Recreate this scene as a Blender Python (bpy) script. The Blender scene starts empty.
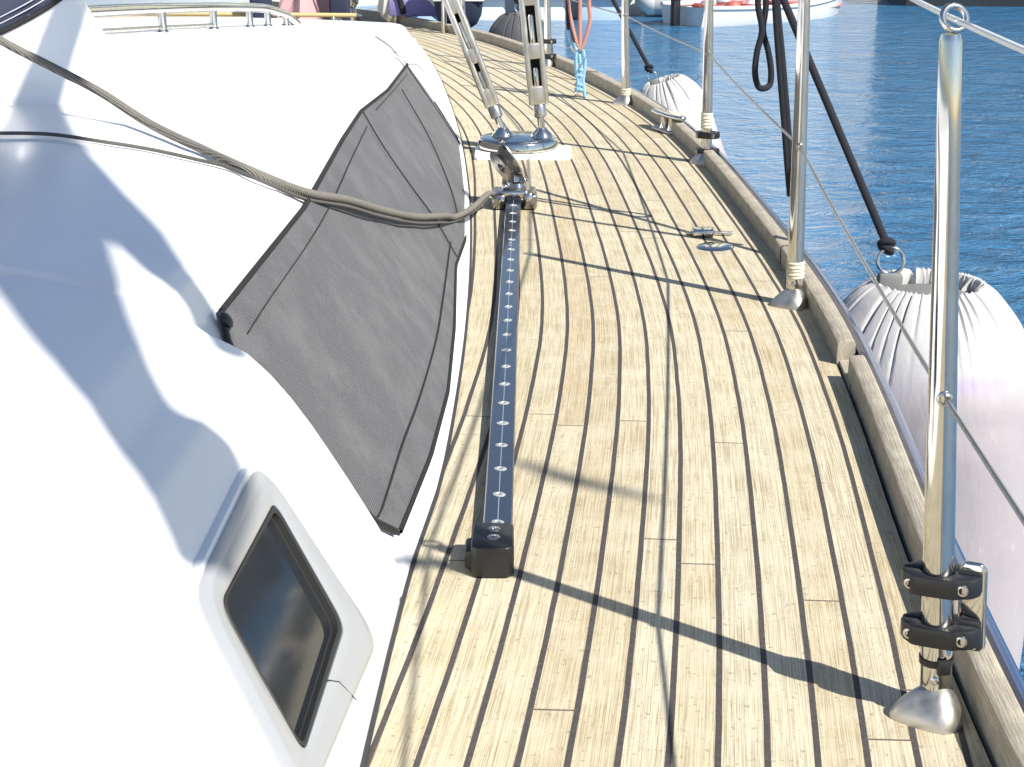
import bpy, bmesh, math, random
import numpy as np
from mathutils import Vector, Matrix, Quaternion
from mathutils.bvhtree import BVHTree
random.seed(7)
PI = math.pi
sc = bpy.context.scene
COL = sc.collection

# ------------------------------------------------------------------ layout
FPX, CAMH, HORY = 1600.0, 0.72, -135.0
PIT = math.atan((383.5-HORY)/FPX)
CF = Vector((0, math.cos(PIT), -math.sin(PIT)))
CU = Vector((0, math.sin(PIT), math.cos(PIT)))
CR = Vector((1, 0, 0))
CO = Vector((0, 0, CAMH))
def ray(x, y): return CF+CR*((x-512)/FPX)+CU*((383.5-y)/FPX)
def at(x, y, z=0.0):
    d = ray(x, y); return CO+d*((z-CAMH)/d.z)
def aty(x, y, Y):
    d = ray(x, y); return CO+d*(Y/d.y)

# ------------------------------------------------------------------ helpers
def tag(o, label=None, cat=None, group=None, kind=None):
    if label: o['label'] = label
    if cat: o['category'] = cat
    if group: o['group'] = group
    if kind: o['kind'] = kind
    return o
def empty(name, loc=(0, 0, 0), label=None, cat=None, group=None):
    o = bpy.data.objects.new(name, None); COL.objects.link(o)
    o.location = loc; o.empty_display_size = .05
    return tag(o, label, cat, group)
class MB:
    def __init__(s): s.v = []; s.f = []
    def add(s, vs, fs, M=None):
        b = len(s.v)
        s.v += [tuple(M @ Vector(v)) if M else tuple(v) for v in vs]
        s.f += [tuple(b+i for i in f) for f in fs]
        return s
    def grid(s, rows, closed=False, M=None, flip=False):
        n = len(rows[0]); vs = [p for r in rows for p in r]; fs = []
        for i in range(len(rows)-1):
            for j in range(n if closed else n-1):
                k = (j+1) % n
                f = (i*n+j, i*n+k, (i+1)*n+k, (i+1)*n+j)
                fs.append(f[::-1] if flip else f)
        return s.add(vs, fs, M)
    def tube(s, pts, r, seg=12, caps=True, M=None):
        pts = [Vector(p) for p in pts]
        rr = r if isinstance(r, (list, tuple)) else [r]*len(pts)
        rows = []; n = None
        for i, p in enumerate(pts):
            a = pts[max(i-1, 0)]; b = pts[min(i+1, len(pts)-1)]
            t = (b-a).normalized()
            if n is None:
                n = t.orthogonal().normalized()
            n = (n-t*n.dot(t)).normalized(); bb = t.cross(n)
            rows.append([p+(n*math.cos(2*PI*k/seg)+bb*math.sin(2*PI*k/seg))*rr[i] for k in range(seg)])
        s.grid(rows, True, M)
        if caps:
            b = len(s.v)-len(pts)*seg
            s.f.append(tuple(b+k for k in range(seg))[::-1])
            s.f.append(tuple(b+(len(pts)-1)*seg+k for k in range(seg)))
        return s
    def lathe(s, prof, seg=32, M=None, caps=True):
        rows = [[(r*math.cos(2*PI*k/seg), r*math.sin(2*PI*k/seg), z) for k in range(seg)] for r, z in prof]
        s.grid(rows, True, M)
        if caps:
            b = len(s.v)-len(prof)*seg
            s.f.append(tuple(b+k for k in range(seg))[::-1])
            s.f.append(tuple(b+(len(prof)-1)*seg+k for k in range(seg)))
        return s
    def box(s, c, d, M=None):
        x, y, z = c; a, b, e = d[0]/2, d[1]/2, d[2]/2
        vs = [(x+i*a, y+j*b, z+k*e) for k in (-1, 1) for j in (-1, 1) for i in (-1, 1)]
        return s.add(vs, [(0, 2, 3, 1), (4, 5, 7, 6), (0, 1, 5, 4), (2, 6, 7, 3), (0, 4, 6, 2), (1, 3, 7, 5)], M)
    def prism(s, outline, h0, h1, M=None):
        n = len(outline)
        vs = [(x, y, h0) for x, y in outline]+[(x, y, h1) for x, y in outline]
        fs = [tuple(range(n))[::-1], tuple(range(n, 2*n))]+[(i, (i+1) % n, n+(i+1) % n, n+i) for i in range(n)]
        return s.add(vs, fs, M)
    def torus(s, R, r, seg=32, ts=10, M=None, sx=1, sy=1):
        rows = []
        for i in range(seg+1):
            a = 2*PI*i/seg
            rows.append([((R+r*math.cos(b))*math.cos(a)*sx, (R+r*math.cos(b))*math.sin(a)*sy, r*math.sin(b)) for b in [2*PI*k/ts for k in range(ts)]])
        return s.grid(rows, True, M)
    def build(s, name, m, parent=None, smooth=True, bevel=0, seg=2, uv=None, world=True):
        me = bpy.data.meshes.new(name); me.from_pydata(s.v, [], s.f)
        if uv is not None:
            l = me.uv_layers.new(name='UVMap')
            for lp in me.loops: l.data[lp.index].uv = uv[lp.vertex_index]
        bm = bmesh.new(); bm.from_mesh(me)
        bmesh.ops.recalc_face_normals(bm, faces=bm.faces)
        if bevel:
            es = [e for e in bm.edges if len(e.link_faces) == 2 and e.calc_face_angle(0) > .6]
            bmesh.ops.bevel(bm, geom=es, offset=bevel, segments=seg, profile=.5, affect='EDGES', clamp_overlap=True)
        if smooth:
            for f in bm.faces: f.smooth = True
            for e in bm.edges:
                if len(e.link_faces) == 2 and e.calc_face_angle(0) > .75: e.smooth = False
        bm.to_mesh(me); bm.free()
        if isinstance(m, (list, tuple)):
            for q in m: me.materials.append(q)
        else: me.materials.append(m)
        o = bpy.data.objects.new(name, me); COL.objects.link(o)
        if parent is not None:
            o.parent = parent
            if world: o.matrix_parent_inverse = parent_world(parent).inverted()
        return o
def parent_world(o):
    m = Matrix.Translation(o.location) @ o.rotation_euler.to_matrix().to_4x4()
    if o.parent: m = parent_world(o.parent) @ o.matrix_parent_inverse @ m
    return m
def catmull(pts, n=8):
    pts = [Vector(p) for p in pts]; out = []
    P = [pts[0]*2-pts[1]]+pts+[pts[-1]*2-pts[-2]]
    for i in range(1, len(P)-2):
        for k in range(n):
            t = k/n
            out.append(.5*((2*P[i])+(P[i+1]-P[i-1])*t+(2*P[i-1]-5*P[i]+4*P[i+1]-P[i+2])*t*t+(3*P[i]-P[i-1]-3*P[i+1]+P[i+2])*t**3))
    out.append(pts[-1]); return out
def resample(pts, n):
    pts = [Vector(p) for p in pts]; L = [0]
    for a, b in zip(pts, pts[1:]): L.append(L[-1]+(b-a).length)
    out = []; j = 0
    for i in range(n):
        t = L[-1]*i/(n-1)
        while j < len(L)-2 and L[j+1] < t: j += 1
        u = (t-L[j])/max(L[j+1]-L[j], 1e-9); out.append(pts[j].lerp(pts[j+1], min(max(u, 0), 1)))
    return out
def frame(o, z, x=None):
    z = Vector(z).normalized(); x = Vector(x) if x is not None else z.orthogonal()
    x = (x-z*x.dot(z)).normalized(); y = z.cross(x)
    return Matrix(((x.x, y.x, z.x, o[0]), (x.y, y.y, z.y, o[1]), (x.z, y.z, z.z, o[2]), (0, 0, 0, 1)))
T = Matrix.Translation
def interp(xs, ys):
    def f(t): return float(np.interp(t, xs, ys))
    return f
def smoothcurve(pts):
    c = catmull([(a, b, 0) for a, b in pts], 12)
    return interp([p.x for p in c], [p.y for p in c])

# ------------------------------------------------------------------ materials
class N:
    def __init__(s, name):
        s.m = bpy.data.materials.new(name); s.m.use_nodes = True
        s.t = s.m.node_tree; s.b = s.t.nodes['Principled BSDF']
    def n(s, typ, **kw):
        x = s.t.nodes.new(typ)
        for k, v in kw.items():
            if k in ('op', 'operation'): x.operation = v
            elif k == 'bt': x.blend_type = v
            elif k == 'dt': x.data_type = v
            elif k.startswith('i_'): x.inputs[k[2:].replace('_', ' ')].default_value = v
            else: setattr(x, k, v)
        return x
    def l(s, a, b): s.t.links.new(a, b)
    def math(s, op, a, b=None, c=None):
        x = s.n('ShaderNodeMath', op=op)
        for i, q in enumerate((a, b, c)):
            if q is None: continue
            if isinstance(q, (int, float)): x.inputs[i].default_value = q
            else: s.l(q, x.inputs[i])
        return x.outputs[0]
    def mix(s, f, a, b, bt='MIX'):
        x = s.n('ShaderNodeMix'); x.data_type = 'RGBA'; x.blend_type = bt
        for i, q in ((0, f), (6, a), (7, b)):
            if isinstance(q, (int, float)): x.inputs[i].default_value = q
            elif isinstance(q, tuple): x.inputs[i].default_value = (*q, 1)[:4]
            else: s.l(q, x.inputs[i])
        return x.outputs[2]
    def ramp(s, f, stops):
        x = s.n('ShaderNodeValToRGB'); e = x.color_ramp.elements
        while len(e) < len(stops): e.new(.5)
        for q, (p, c) in zip(e, stops): q.position = p; q.color = (*c, 1) if isinstance(c, tuple) else (c, c, c, 1)
        s.l(f, x.inputs[0]); return x.outputs[0]
    def noise(s, vec, scale, detail=3, rough=.5, dist=0):
        x = s.n('ShaderNodeTexNoise'); x.inputs['Scale'].default_value = scale; x.inputs['Detail'].default_value = detail
        x.inputs['Roughness'].default_value = rough; x.inputs['Distortion'].default_value = dist
        if vec is not None: s.l(vec, x.inputs['Vector'])
        return x.outputs['Fac']
    def mapping(s, vec, scale):
        x = s.n('ShaderNodeMapping'); x.inputs['Scale'].default_value = scale; s.l(vec, x.inputs['Vector']); return x.outputs[0]
    def obj(s): return s.n('ShaderNodeTexCoord').outputs['Object']
    def uv(s): return s.n('ShaderNodeTexCoord').outputs['UV']
    def bump(s, h, strength=.3, dist=.002, normal=None):
        x = s.n('ShaderNodeBump'); x.inputs['Strength'].default_value = strength; x.inputs['Distance'].default_value = dist
        s.l(h, x.inputs['Height'])
        if normal is not None: s.l(normal, x.inputs['Normal'])
        s.l(x.outputs[0], s.b.inputs['Normal']); return x.outputs[0]
    def set(s, **kw):
        for k, v in kw.items():
            i = s.b.inputs[k.replace('_', ' ')]
            if isinstance(v, tuple): i.default_value = (*v, 1)
            elif isinstance(v, (int, float)): i.default_value = v
            else: s.l(v, i)
        return s
def simple(name, col, rough=.5, metal=0, var=.12, scale=30, bump=.15, bdist=.001, coat=0, stretch=(1, 1, 1)):
    q = N(name); v = q.mapping(q.obj(), stretch); n = q.noise(v, scale, 5, .6)
    c = q.mix(n, tuple(x*(1-var) for x in col), tuple(min(1, x*(1+var)) for x in col))
    q.set(Base_Color=c, Metallic=metal); r = q.math('MULTIPLY_ADD', n, rough*.5, rough*.75); q.set(Roughness=r)
    if coat: q.set(Coat_Weight=coat, Coat_Roughness=.08)
    q.bump(q.noise(v, scale*4, 3), bump, bdist); return q.m

# teak deck, laid by UV: u = metres in from the toe rail, v = metres forward
PITCH, MARG = .0422, .0320
def teak():
    q = N('weathered_teak_planking')
    sp = q.n('ShaderNodeSeparateXYZ'); q.l(q.uv(), sp.inputs[0]); u, v = sp.outputs[0], sp.outputs[1]
    wob = q.math('MULTIPLY_ADD', q.noise(q.obj(), 9, 2), .0016, -.0008)
    u2 = q.math('ADD', u, wob)
    a = q.math('DIVIDE', q.math('SUBTRACT', u2, MARG), PITCH)
    idx = q.math('FLOOR', a); fr = q.math('FRACT', a)
    wn = q.n('ShaderNodeTexWhiteNoise', noise_dimensions='1D'); q.l(idx, wn.inputs['W'])
    vv = q.math('ADD', q.math('MULTIPLY', v, .62), q.math('MULTIPLY', wn.outputs[0], 7.3))
    seg = q.math('FLOOR', vv); fv = q.math('FRACT', vv)
    d = q.math('ABSOLUTE', q.math('SUBTRACT', fr, .5))           # .5 at the seam centre
    nz = q.noise(q.obj(), 260, 2)
    dd = q.math('ADD', d, q.math('MULTIPLY_ADD', nz, .012, -.006))
    seam = q.n('ShaderNodeMapRange'); seam.inputs[1].default_value = .424; seam.inputs[2].default_value = .438; q.l(dd, seam.inputs[0])
    but = q.n('ShaderNodeMapRange'); but.inputs[1].default_value = .0020; but.inputs[2].default_value = .0012; q.l(fv, but.inputs[0])
    cid = q.n('ShaderNodeCombineXYZ'); q.l(idx, cid.inputs[0]); q.l(seg, cid.inputs[1])
    w2 = q.n('ShaderNodeTexWhiteNoise', noise_dimensions='3D'); q.l(cid.outputs[0], w2.inputs['Vector'])
    # grain coordinates follow the plank
    gc = q.n('ShaderNodeCombineXYZ'); q.l(u, gc.inputs[0]); q.l(q.math('MULTIPLY', v, .0085), gc.inputs[1]); q.l(q.math('MULTIPLY', w2.outputs[0], 3.1), gc.inputs[2])
    g1 = q.noise(gc.outputs[0], 640, 2, .5, .1); g2 = q.noise(gc.outputs[0], 1500, 2, .5)
    pc = q.n('ShaderNodeCombineXYZ'); q.l(u, pc.inputs[0]); q.l(q.math('MULTIPLY', v, .30), pc.inputs[1])
    pores = q.noise(pc.outputs[0], 360, 4, .8)
    blot = q.noise(q.obj(), 14, 5, .6); blot2 = q.noise(q.obj(), 70, 4, .6)
    base = q.ramp(w2.outputs[0], [(0, (.465, .402, .268)), (.35, (.500, .446, .308)), (.6, (.525, .474, .338)), (.85, (.505, .466, .346)), (1, (.475, .392, .258))])
    c = q.mix(q.ramp(g1, [(.36, .62), (.50, 0.)]), base, (.30, .225, .13))
    c = q.mix(q.ramp(g2, [(.40, .55), (.5, 0.)]), c, (.20, .15, .09))
    c = q.mix(q.ramp(pores, [(.33, .9), (.40, 0.)]), c, (.14, .10, .06))
    c = q.mix(q.ramp(blot, [(.42, 0.), (.75, .45)]), c, (.60, .56, .45))
    c = q.mix(q.ramp(blot2, [(.28, .5), (.40, 0.)]), c, (.33, .27, .17))
    spots = q.noise(q.obj(), 130, 2, .4)
    c = q.mix(q.ramp(spots, [(.655, 0.), (.70, .62)]), c, (.24, .20, .14))
    caulk = q.mix(q.noise(q.obj(), 160, 4, .7), (.011, .010, .011), (.115, .100, .096))
    c = q.mix(seam.outputs[0], c, caulk); c = q.mix(but.outputs[0], c, (.10, .08, .07))
    q.set(Base_Color=c, Roughness=.72, Specular_IOR_Level=.3)
    h = q.math('ADD', q.math('MULTIPLY', g1, .5), q.math('MULTIPLY', g2, .35))
    h = q.math('ADD', h, q.math('MULTIPLY', pores, .25))
    h = q.math('SUBTRACT', h, q.math('MULTIPLY', seam.outputs[0], .9))
    q.bump(h, .55, .0012); return q.m
def railwood():
    q = N('grey_weathered_rail_teak'); o = q.uv(); m = q.mapping(o, (1, .04, 1))
    g = q.ramp(q.noise(m, 420, 5, .7, .3), [(.3, 0.), (.68, 1.)]); b = q.noise(o, 22, 5, .6)
    c = q.mix(g, (.27, .235, .175), (.60, .54, .43)); c = q.mix(q.ramp(b, [(.38, .55), (.62, 0.)]), c, (.28, .245, .195))
    c = q.mix(q.ramp(q.noise(m, 900, 3, .7), [(.3, .7), (.4, 0.)]), c, (.15, .125, .10))
    q.set(Base_Color=c, Roughness=.8); q.bump(g, .6, .0012); return q.m
def metal(name, col=(.66, .645, .61), rough=.09, smear=.35):
    q = N(name); o = q.obj(); n = q.noise(q.mapping(o, (1, 1, .35)), 60, 5, .65); n2 = q.noise(o, 420, 3, .7)
    c = q.mix(q.ramp(n, [(.35, smear), (.6, 0.)]), col, (.42, .39, .34)); c = q.mix(q.ramp(n2, [(.24, .7), (.32, 0.)]), c, (.30, .24, .18))
    q.set(Base_Color=c, Metallic=1.0, Roughness=q.math('MULTIPLY_ADD', n, rough, rough*.55)); q.bump(n, .05, .001); return q.m
def gelcoat():
    q = N('white_gelcoat'); o = q.obj(); n = q.noise(o, 6, 4, .6)
    c = q.mix(n, (.80, .80, .79), (.86, .86, .855)); c = q.mix(q.ramp(q.noise(o, 55, 4, .7), [(.25, .3), (.36, 0.)]), c, (.68, .67, .63))
    q.set(Base_Color=c, Roughness=.34, Coat_Weight=.25, Coat_Roughness=.12); q.bump(q.noise(o, 7, 2), .05, .004); return q.m
def meshfabric():
    q = N('dark_grey_mesh_fabric'); uv = q.uv(); sp = q.n('ShaderNodeSeparateXYZ'); q.l(uv, sp.inputs[0])
    w = q.noise(q.obj(), 5, 2)
    k = 2*PI/.0026
    du = q.math('MULTIPLY', q.math('ADD', sp.outputs[0], q.math('MULTIPLY', w, .006)), k); dv = q.math('MULTIPLY', sp.outputs[1], k)
    a = q.math('MULTIPLY_ADD', q.math('SINE', du), .5, .5); b = q.math('MULTIPLY_ADD', q.math('SINE', dv), .5, .5)
    p = q.math('MULTIPLY', a, b); sn = q.noise(q.mapping(uv, (1, .35, 1)), 900, 3, .7)
    c = q.mix(p, (.026, .0265, .030), (.112, .111, .120)); c = q.mix(q.ramp(sn, [(.60, 0.), (.72, .75)]), c, (.36, .35, .35))
    c = q.mix(q.ramp(q.noise(q.obj(), 11, 5, .65), [(.45, 0.), (.8, .4)]), c, (.19, .185, .185))
    q.set(Base_Color=c, Roughness=.8, Sheen_Weight=.3); q.bump(p, .5, .0008); return q.m
def ropemat(name, c1, c2, tw=520, st=.25):
    q = N(name); w = q.n('ShaderNodeTexWave'); w.inputs['Scale'].default_value = tw/6; w.inputs['Distortion'].default_value = 2.5
    w.bands_direction = 'DIAGONAL'; q.l(q.obj(), w.inputs['Vector']); n = q.noise(q.obj(), 190, 4, .7)
    f = q.math('MULTIPLY_ADD', w.outputs['Fac'], .6, q.math('MULTIPLY', n, .4))
    q.set(Base_Color=q.mix(f, c1, c2), Roughness=.85); q.bump(f, .8, .0015); return q.m
def covercloth():
    q = N('white_fender_cover_cloth'); o = q.obj(); sp = q.n('ShaderNodeSeparateXYZ'); q.l(o, sp.inputs[0])
    n = q.noise(o, 9, 5, .65, .5); low = q.n('ShaderNodeMapRange'); low.inputs[1].default_value = -.10; low.inputs[2].default_value = -.20
    q.l(q.math('ADD', sp.outputs[2], q.math('MULTIPLY_ADD', n, .10, -.05)), low.inputs[0])
    st = q.mix(n, (.300, .262, .274), (.372, .338, .346)); c = q.mix(low.outputs[0], (.48, .47, .46), st)
    band = q.math('MULTIPLY', q.ramp(q.math('ABSOLUTE', q.math('ADD', sp.outputs[2], .13)), [(0, 1.), (.03, 0.)]), q.ramp(q.noise(o, 14, 3), [(.5, 0.), (.62, .45)]))
    c = q.mix(band, c, (.36, .27, .46))
    c = q.mix(q.ramp(q.noise(q.mapping(o, (1, 1, .4)), 30, 5, .7), [(.28, .5), (.38, 0.)]), c, (.50, .45, .44))
    q.set(Base_Color=c, Roughness=.85, Sheen_Weight=.2)
    h = q.math('ADD', q.noise(q.mapping(o, (1, 1, .35)), 14, 4, .6), q.math('MULTIPLY', q.noise(o, 700, 2), .1)); q.bump(h, .35, .012); return q.m
def watermat():
    q = N('harbour_water'); o = q.obj()
    a = q.noise(q.mapping(o, (1, 1.5, 1)), 1.9, 5, .66, .9); b = q.noise(q.mapping(o, (1, 1.35, 1)), 7.5, 4, .62, .6); c = q.noise(o, 1.1, 3, .5, .5)
    h = q.math('ADD', q.math('MULTIPLY', a, .85), q.math('MULTIPLY', b, .30)); h = q.math('ADD', h, q.math('MULTIPLY', c, .8))
    q.set(Base_Color=q.mix(a, (.010, .085, .200), (.050, .190, .360)), Roughness=.04, IOR=1.50, Specular_IOR_Level=.5)
    q.bump(h, 1.0, .14); return q.m
M = dict(
    teak=teak(), rail=railwood(), steel=metal('polished_stainless'), dark=metal('worn_dark_steel', (.30, .29, .27), .24, .5), dull=metal('brushed_dull_steel', (.62, .60, .56), .26, .5),
    cast=metal('cast_aluminium', (.58, .56, .51), .44, .5), gel=gelcoat(), mesh=meshfabric(), cover=covercloth(), water=watermat(),
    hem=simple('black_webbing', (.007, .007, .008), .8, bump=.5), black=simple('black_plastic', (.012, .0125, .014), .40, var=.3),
    anod=simple('black_anodised_aluminium', (.022, .028, .045), .22, metal=.0, coat=.7, var=.25), caulk=simple('black_caulk', (.03, .03, .033), .7),
    navy=simple('navy_topside_paint', (.008, .032, .115), .22, coat=.5, bump=.03, var=.08), rub=simple('black_rubber', (.02, .02, .02), .6),
    glass=simple('dark_smoked_acrylic', (.013, .016, .020), .07, bump=.02, var=.3, coat=.6), alu=simple('silver_painted_frame', (.36, .37, .385), .30, metal=.2, var=.05, coat=.2, bump=.05),
    rope=ropemat('grey_braided_rope', (.055, .051, .045), (.27, .25, .215), 700), rope_d=ropemat('dark_grey_rope', (.05, .046, .042), (.16, .148, .132), 1300),
    rope_b=ropemat('black_rope', (.004, .005, .009), (.018, .019, .027), 1100), rope_blue=ropemat('blue_lashing_line', (.03, .22, .50), (.45, .68, .80)),
    rope_red=ropemat('faded_red_webbing', (.36, .13, .10), (.55, .32, .26)), tape=simple('cream_tape', (.66, .60, .44), .6, bump=.4),
    wire=metal('stainless_wire', (.50, .48, .45), .28), pvc=simple('white_coated_wire', (.62, .62, .62), .25, coat=.5),
    navyc=simple('navy_canvas', (.018, .026, .055), .75, var=.3, scale=90, bump=.5), whitec=simple('white_canvas', (.72, .72, .70), .8, scale=40, bump=.4),
    purple=simple('faded_purple_canvas', (.22, .20, .42), .8), stitch=simple('pale_thread', (.40, .41, .44), .8), seamt=simple('dark_thread', (.022, .022, .024), .8),
    white=simple('white_boat_paint', (.72, .72, .70), .3, coat=.4, scale=8), red=simple('faded_red_paint', (.48, .10, .08), .55, scale=12, var=.3),
    cream=simple('cream_render', (.84, .78, .62), .8, scale=3), grey=simple('light_grey_paint', (.42, .43, .44), .5, scale=10), grey2=simple('mid_grey_rubber', (.16, .16, .155), .6), dgrey=simple('dark_grey_cover', (.06, .062, .068), .8, bump=.5),
    conc=simple('pale_concrete', (.46, .45, .43), .85, scale=6, var=.2), maroon=simple('maroon_paint', (.14, .035, .045), .35, coat=.4), tan=simple('tan_varnish', (.50, .28, .12), .35, coat=.4, scale=9),
    holew=simple('pale_bolt_metal', (.62, .64, .60), .45, metal=.6), scribe=simple('pale_scribed_line', (.24, .28, .36), .5), skyblue=simple('pale_blue_plastic', (.45, .56, .70), .5), yellow=simple('tan_pole', (.42, .33, .16), .7), pink=simple('pink_cloth', (.42, .26, .28), .7),
    roof=simple('terracotta_tile', (.36, .14, .08), .8))

# ------------------------------------------------------------------ toe rail line and deck
RC = [(-1.6, .27), (-.6, .33), (.3, .372), (.8, .390), (1.2, .404), (1.6, .431), (2.15, .480), (2.63, .506), (3.3, .503), (4.2, .474), (4.96, .397), (5.83, .227), (6.5, .040), (7.04, -.145), (7.6, -.42), (8.1, -.74), (8.5, -1.1), (8.65, -1.3)]
xr = smoothcurve(RC)
CX = -1.3
WATER_Z = -1.25
ys = np.arange(-1.6, 8.651, .02); rail_pts = np.array([(xr(y), y) for y in ys])
arc = np.concatenate([[0], np.cumsum(np.linalg.norm(np.diff(rail_pts, axis=0), axis=1))])
def ruv(x, y):
    d = np.hypot(rail_pts[:, 0]-x, rail_pts[:, 1]-y); i = int(d.argmin())
    best = d[i]; va = arc[i]
    for j in (i-1, i):
        if 0 <= j < len(rail_pts)-1:
            a = rail_pts[j]; b = rail_pts[j+1]; ab = b-a; t = min(max(((x-a[0])*ab[0]+(y-a[1])*ab[1])/(ab@ab), 0), 1)
            p = a+ab*t; dd = math.hypot(p[0]-x, p[1]-y)
            if dd <= best+1e-9: best = dd; va = arc[j]+t*(arc[j+1]-arc[j])
    k = min(1.25, max(0, (2.1-y)/.922)); return best-.0290*k**2.8, va
def deck():
    mb = MB(); rows = []; uvs = []
    yy = np.concatenate([np.arange(-1.6, 8.6, .05), [8.6, 8.64]])
    nx = 46
    for y in yy:
        r = []; X = xr(y)+.0
        for i in range(nx+1):
            t = (i/nx)**1.15; x = X+(CX-X)*t; r.append((x, y, 0)); uvs.append(ruv(x, y))
        rows.append(r)
    mb.grid(rows)
    nb = len(mb.v); rows2 = [[(2*CX-p[0], p[1], 0) for p in r] for r in rows]
    uvs += list(uvs); mb.grid(rows2, flip=True)
    o = mb.build('deck', M['teak'], smooth=False, uv=uvs); return tag(o, kind='structure')
deck()
def offc(y, off):
    e = .02; t = Vector((xr(y+e)-xr(y-e), 2*e)).normalized(); n = Vector((t.y, -t.x)); return Vector((xr(y)+n.x*off, y+n.y*off))
def sweep_rail(y0, y1, prof, name, m, parent, step=.05, slant0=0, mirror=False, bevel=0):
    n = max(2, int((y1-y0)/step)); rows = []; uvs = []
    for i in range(n+1):
        y = y0+(y1-y0)*i/n; r = []; acc = 0
        for k, (o, z) in enumerate(prof):
            p = offc(y, o); yoff = 0
            if i == n and slant0: p = p+Vector((0, slant0*(z/.05)))
            r.append(((2*CX-p.x) if mirror else p.x, p.y, z)); acc += .02 if k == 0 else math.hypot(o-prof[k-1][0], z-prof[k-1][1]); uvs.append((acc, y))
        rows.append(r)
    mb = MB(); mb.grid(rows, True); L = len(prof); b = 0
    mb.f.append(tuple(range(L))); mb.f.append(tuple(range(n*L, n*L+L))[::-1])
    return mb.build(name, m, parent, uv=uvs, smooth=True)
RH = .036
tr = empty('toe_rail', (offc(2, .02).x, 2, 0), 'grey weathered teak toe rail with a drain gap along the outer edge of the deck', 'toe rail')
prof = [(0, -.01), (0, RH-.003), (.003, RH), (.023, RH+.001), (.0265, RH-.003), (.0265, -.01)]
prof2 = [(.006, -.01), (.006, RH), (.009, RH+.003), (.026, RH+.004), (.0295, RH), (.0295, -.01)]
sweep_rail(2.315, 8.64, prof, 'rail_length', M['rail'], tr)
sweep_rail(-1.55, 2.235, prof2, 'rail_length', M['rail'], tr)
sweep_rail(2.2, 2.36, [(.004, -.01), (.004, .006), (.0262, .010), (.0262, -.01)], 'gap_sill', M['rail'], tr)
sweep_rail(-1.55, 8.64, prof, 'rail_length', M['rail'], tr, mirror=True)
for yj in (2.95, 4.6, .4):
    p = offc(yj, .0); t = offc(yj, .0265)
    mb = MB(); mb.tube([(p.x-.0004, p.y, .002), (p.x-.0004, p.y, RH-.002), (p.x+.003, p.y, RH+.0006), (t.x, t.y, RH+.0014)], .0012, 6); mb.build('joint', M['caulk'], tr)
hull = empty('yacht_hull', (0, 2, 0), 'glossy navy blue side of the yacht dropping from the toe rail to the water', 'yacht')
def hullside(mirror):
    rows = []
    P = [(.0300, -.012), (.0300, .016), (.032, .026), (.038, .031), (.045, .030), (.052, .022), (.055, .006), (.055, -.02), (.050, -.05), (.052, -.30), (.035, -.75), (-.03, -1.1), (-.16, -1.45)]
    for i in range(103):
        y = -1.6+(8.64+1.6)*i/102; r = []
        for o, z in P:
            k = 1 if z > -.1 else max(0, 1-max(0, (y-5.5))/9*(-z)); q = offc(y, o)
            r.append(((2*CX-q.x) if mirror else q.x, q.y, z))
        rows.append(r)
    mb = MB(); mb.grid(rows); return mb.build('hull_side', M['navy'], hull)
hullside(False); hullside(True)
# water and bed
mb = MB(); mb.grid([[(-300, -60, WATER_Z), (300, -60, WATER_Z)], [(-300, 700, WATER_Z), (300, 700, WATER_Z)]]); tag(mb.build('water', M['water'], smooth=False), kind='structure')

# ------------------------------------------------------------------ coachroof shell
xf = smoothcurve([(-1.6, -.20), (-.4, -.165), (.6, -.142), (1.18, -.127), (1.57, -.110), (1.84, -.089), (2.24, -.079), (2.6, -.077), (3.07, -.083), (3.68, -.102), (4.57, -.154), (5.69, -.253), (6.6, -.36), (7.2, -.47)])
hf = smoothcurve([(-1.6, .30), (1.5, .30), (2.6, .30), (3.2, .285), (4.2, .225), (5.2, .165), (6.0, .125), (6.6, .095), (7.2, .05)])
WS = .68
crf = interp([3.4, 4.4, 5.2, 6.9], [.055, .060, .052, .02])
def fwd(y):
    x = xf(y); h = hf(y); s = min(1, h/.3)
    wt = x-.022-WS*(h-.02)
    k = [(x, -.012), (x, .006), (x-.005, .014), (x-.014, .018), (x-.022, .020)]
    nw = 10; k += [(x-.022-WS*(h-.02)*i/nw, .02+(h-.02)*i/nw) for i in range(1, nw+1)]
    k += [(wt-.012*s, h+.014*s), (wt-.03*s, h+.024*s), (wt-.07*s, h+.036*s), (wt-.16*s, h+.050*s)]
    cr = crf(y); k += [(wt+(CX-wt)*t, h+s*.050+cr*math.sin(t*PI/2)) for t in (.25, .4, .6, .8, 1)]
    return k
def aft(y):
    x = xf(y)
    k = [(0, -.012), (0, .018), (-.001, .034), (-.004, .050), (-.010, .068), (-.021, .09), (-.036, .117), (-.052, .145), (-.068, .172), (-.084, .198), (-.101, .223), (-.120, .247), (-.141, .266), (-.160, .276), (-.178, .284), (-.196, .296), (-.215, .309), (-.26, .326), (-.34, .341)]
    wt = -.34
    k += [(wt+(CX-x-wt)*t, .341+.055*math.sin(t*PI/2)) for t in (.25, .4, .6, .8, 1)]
    return [(x+a, z) for a, z in k]
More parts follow.
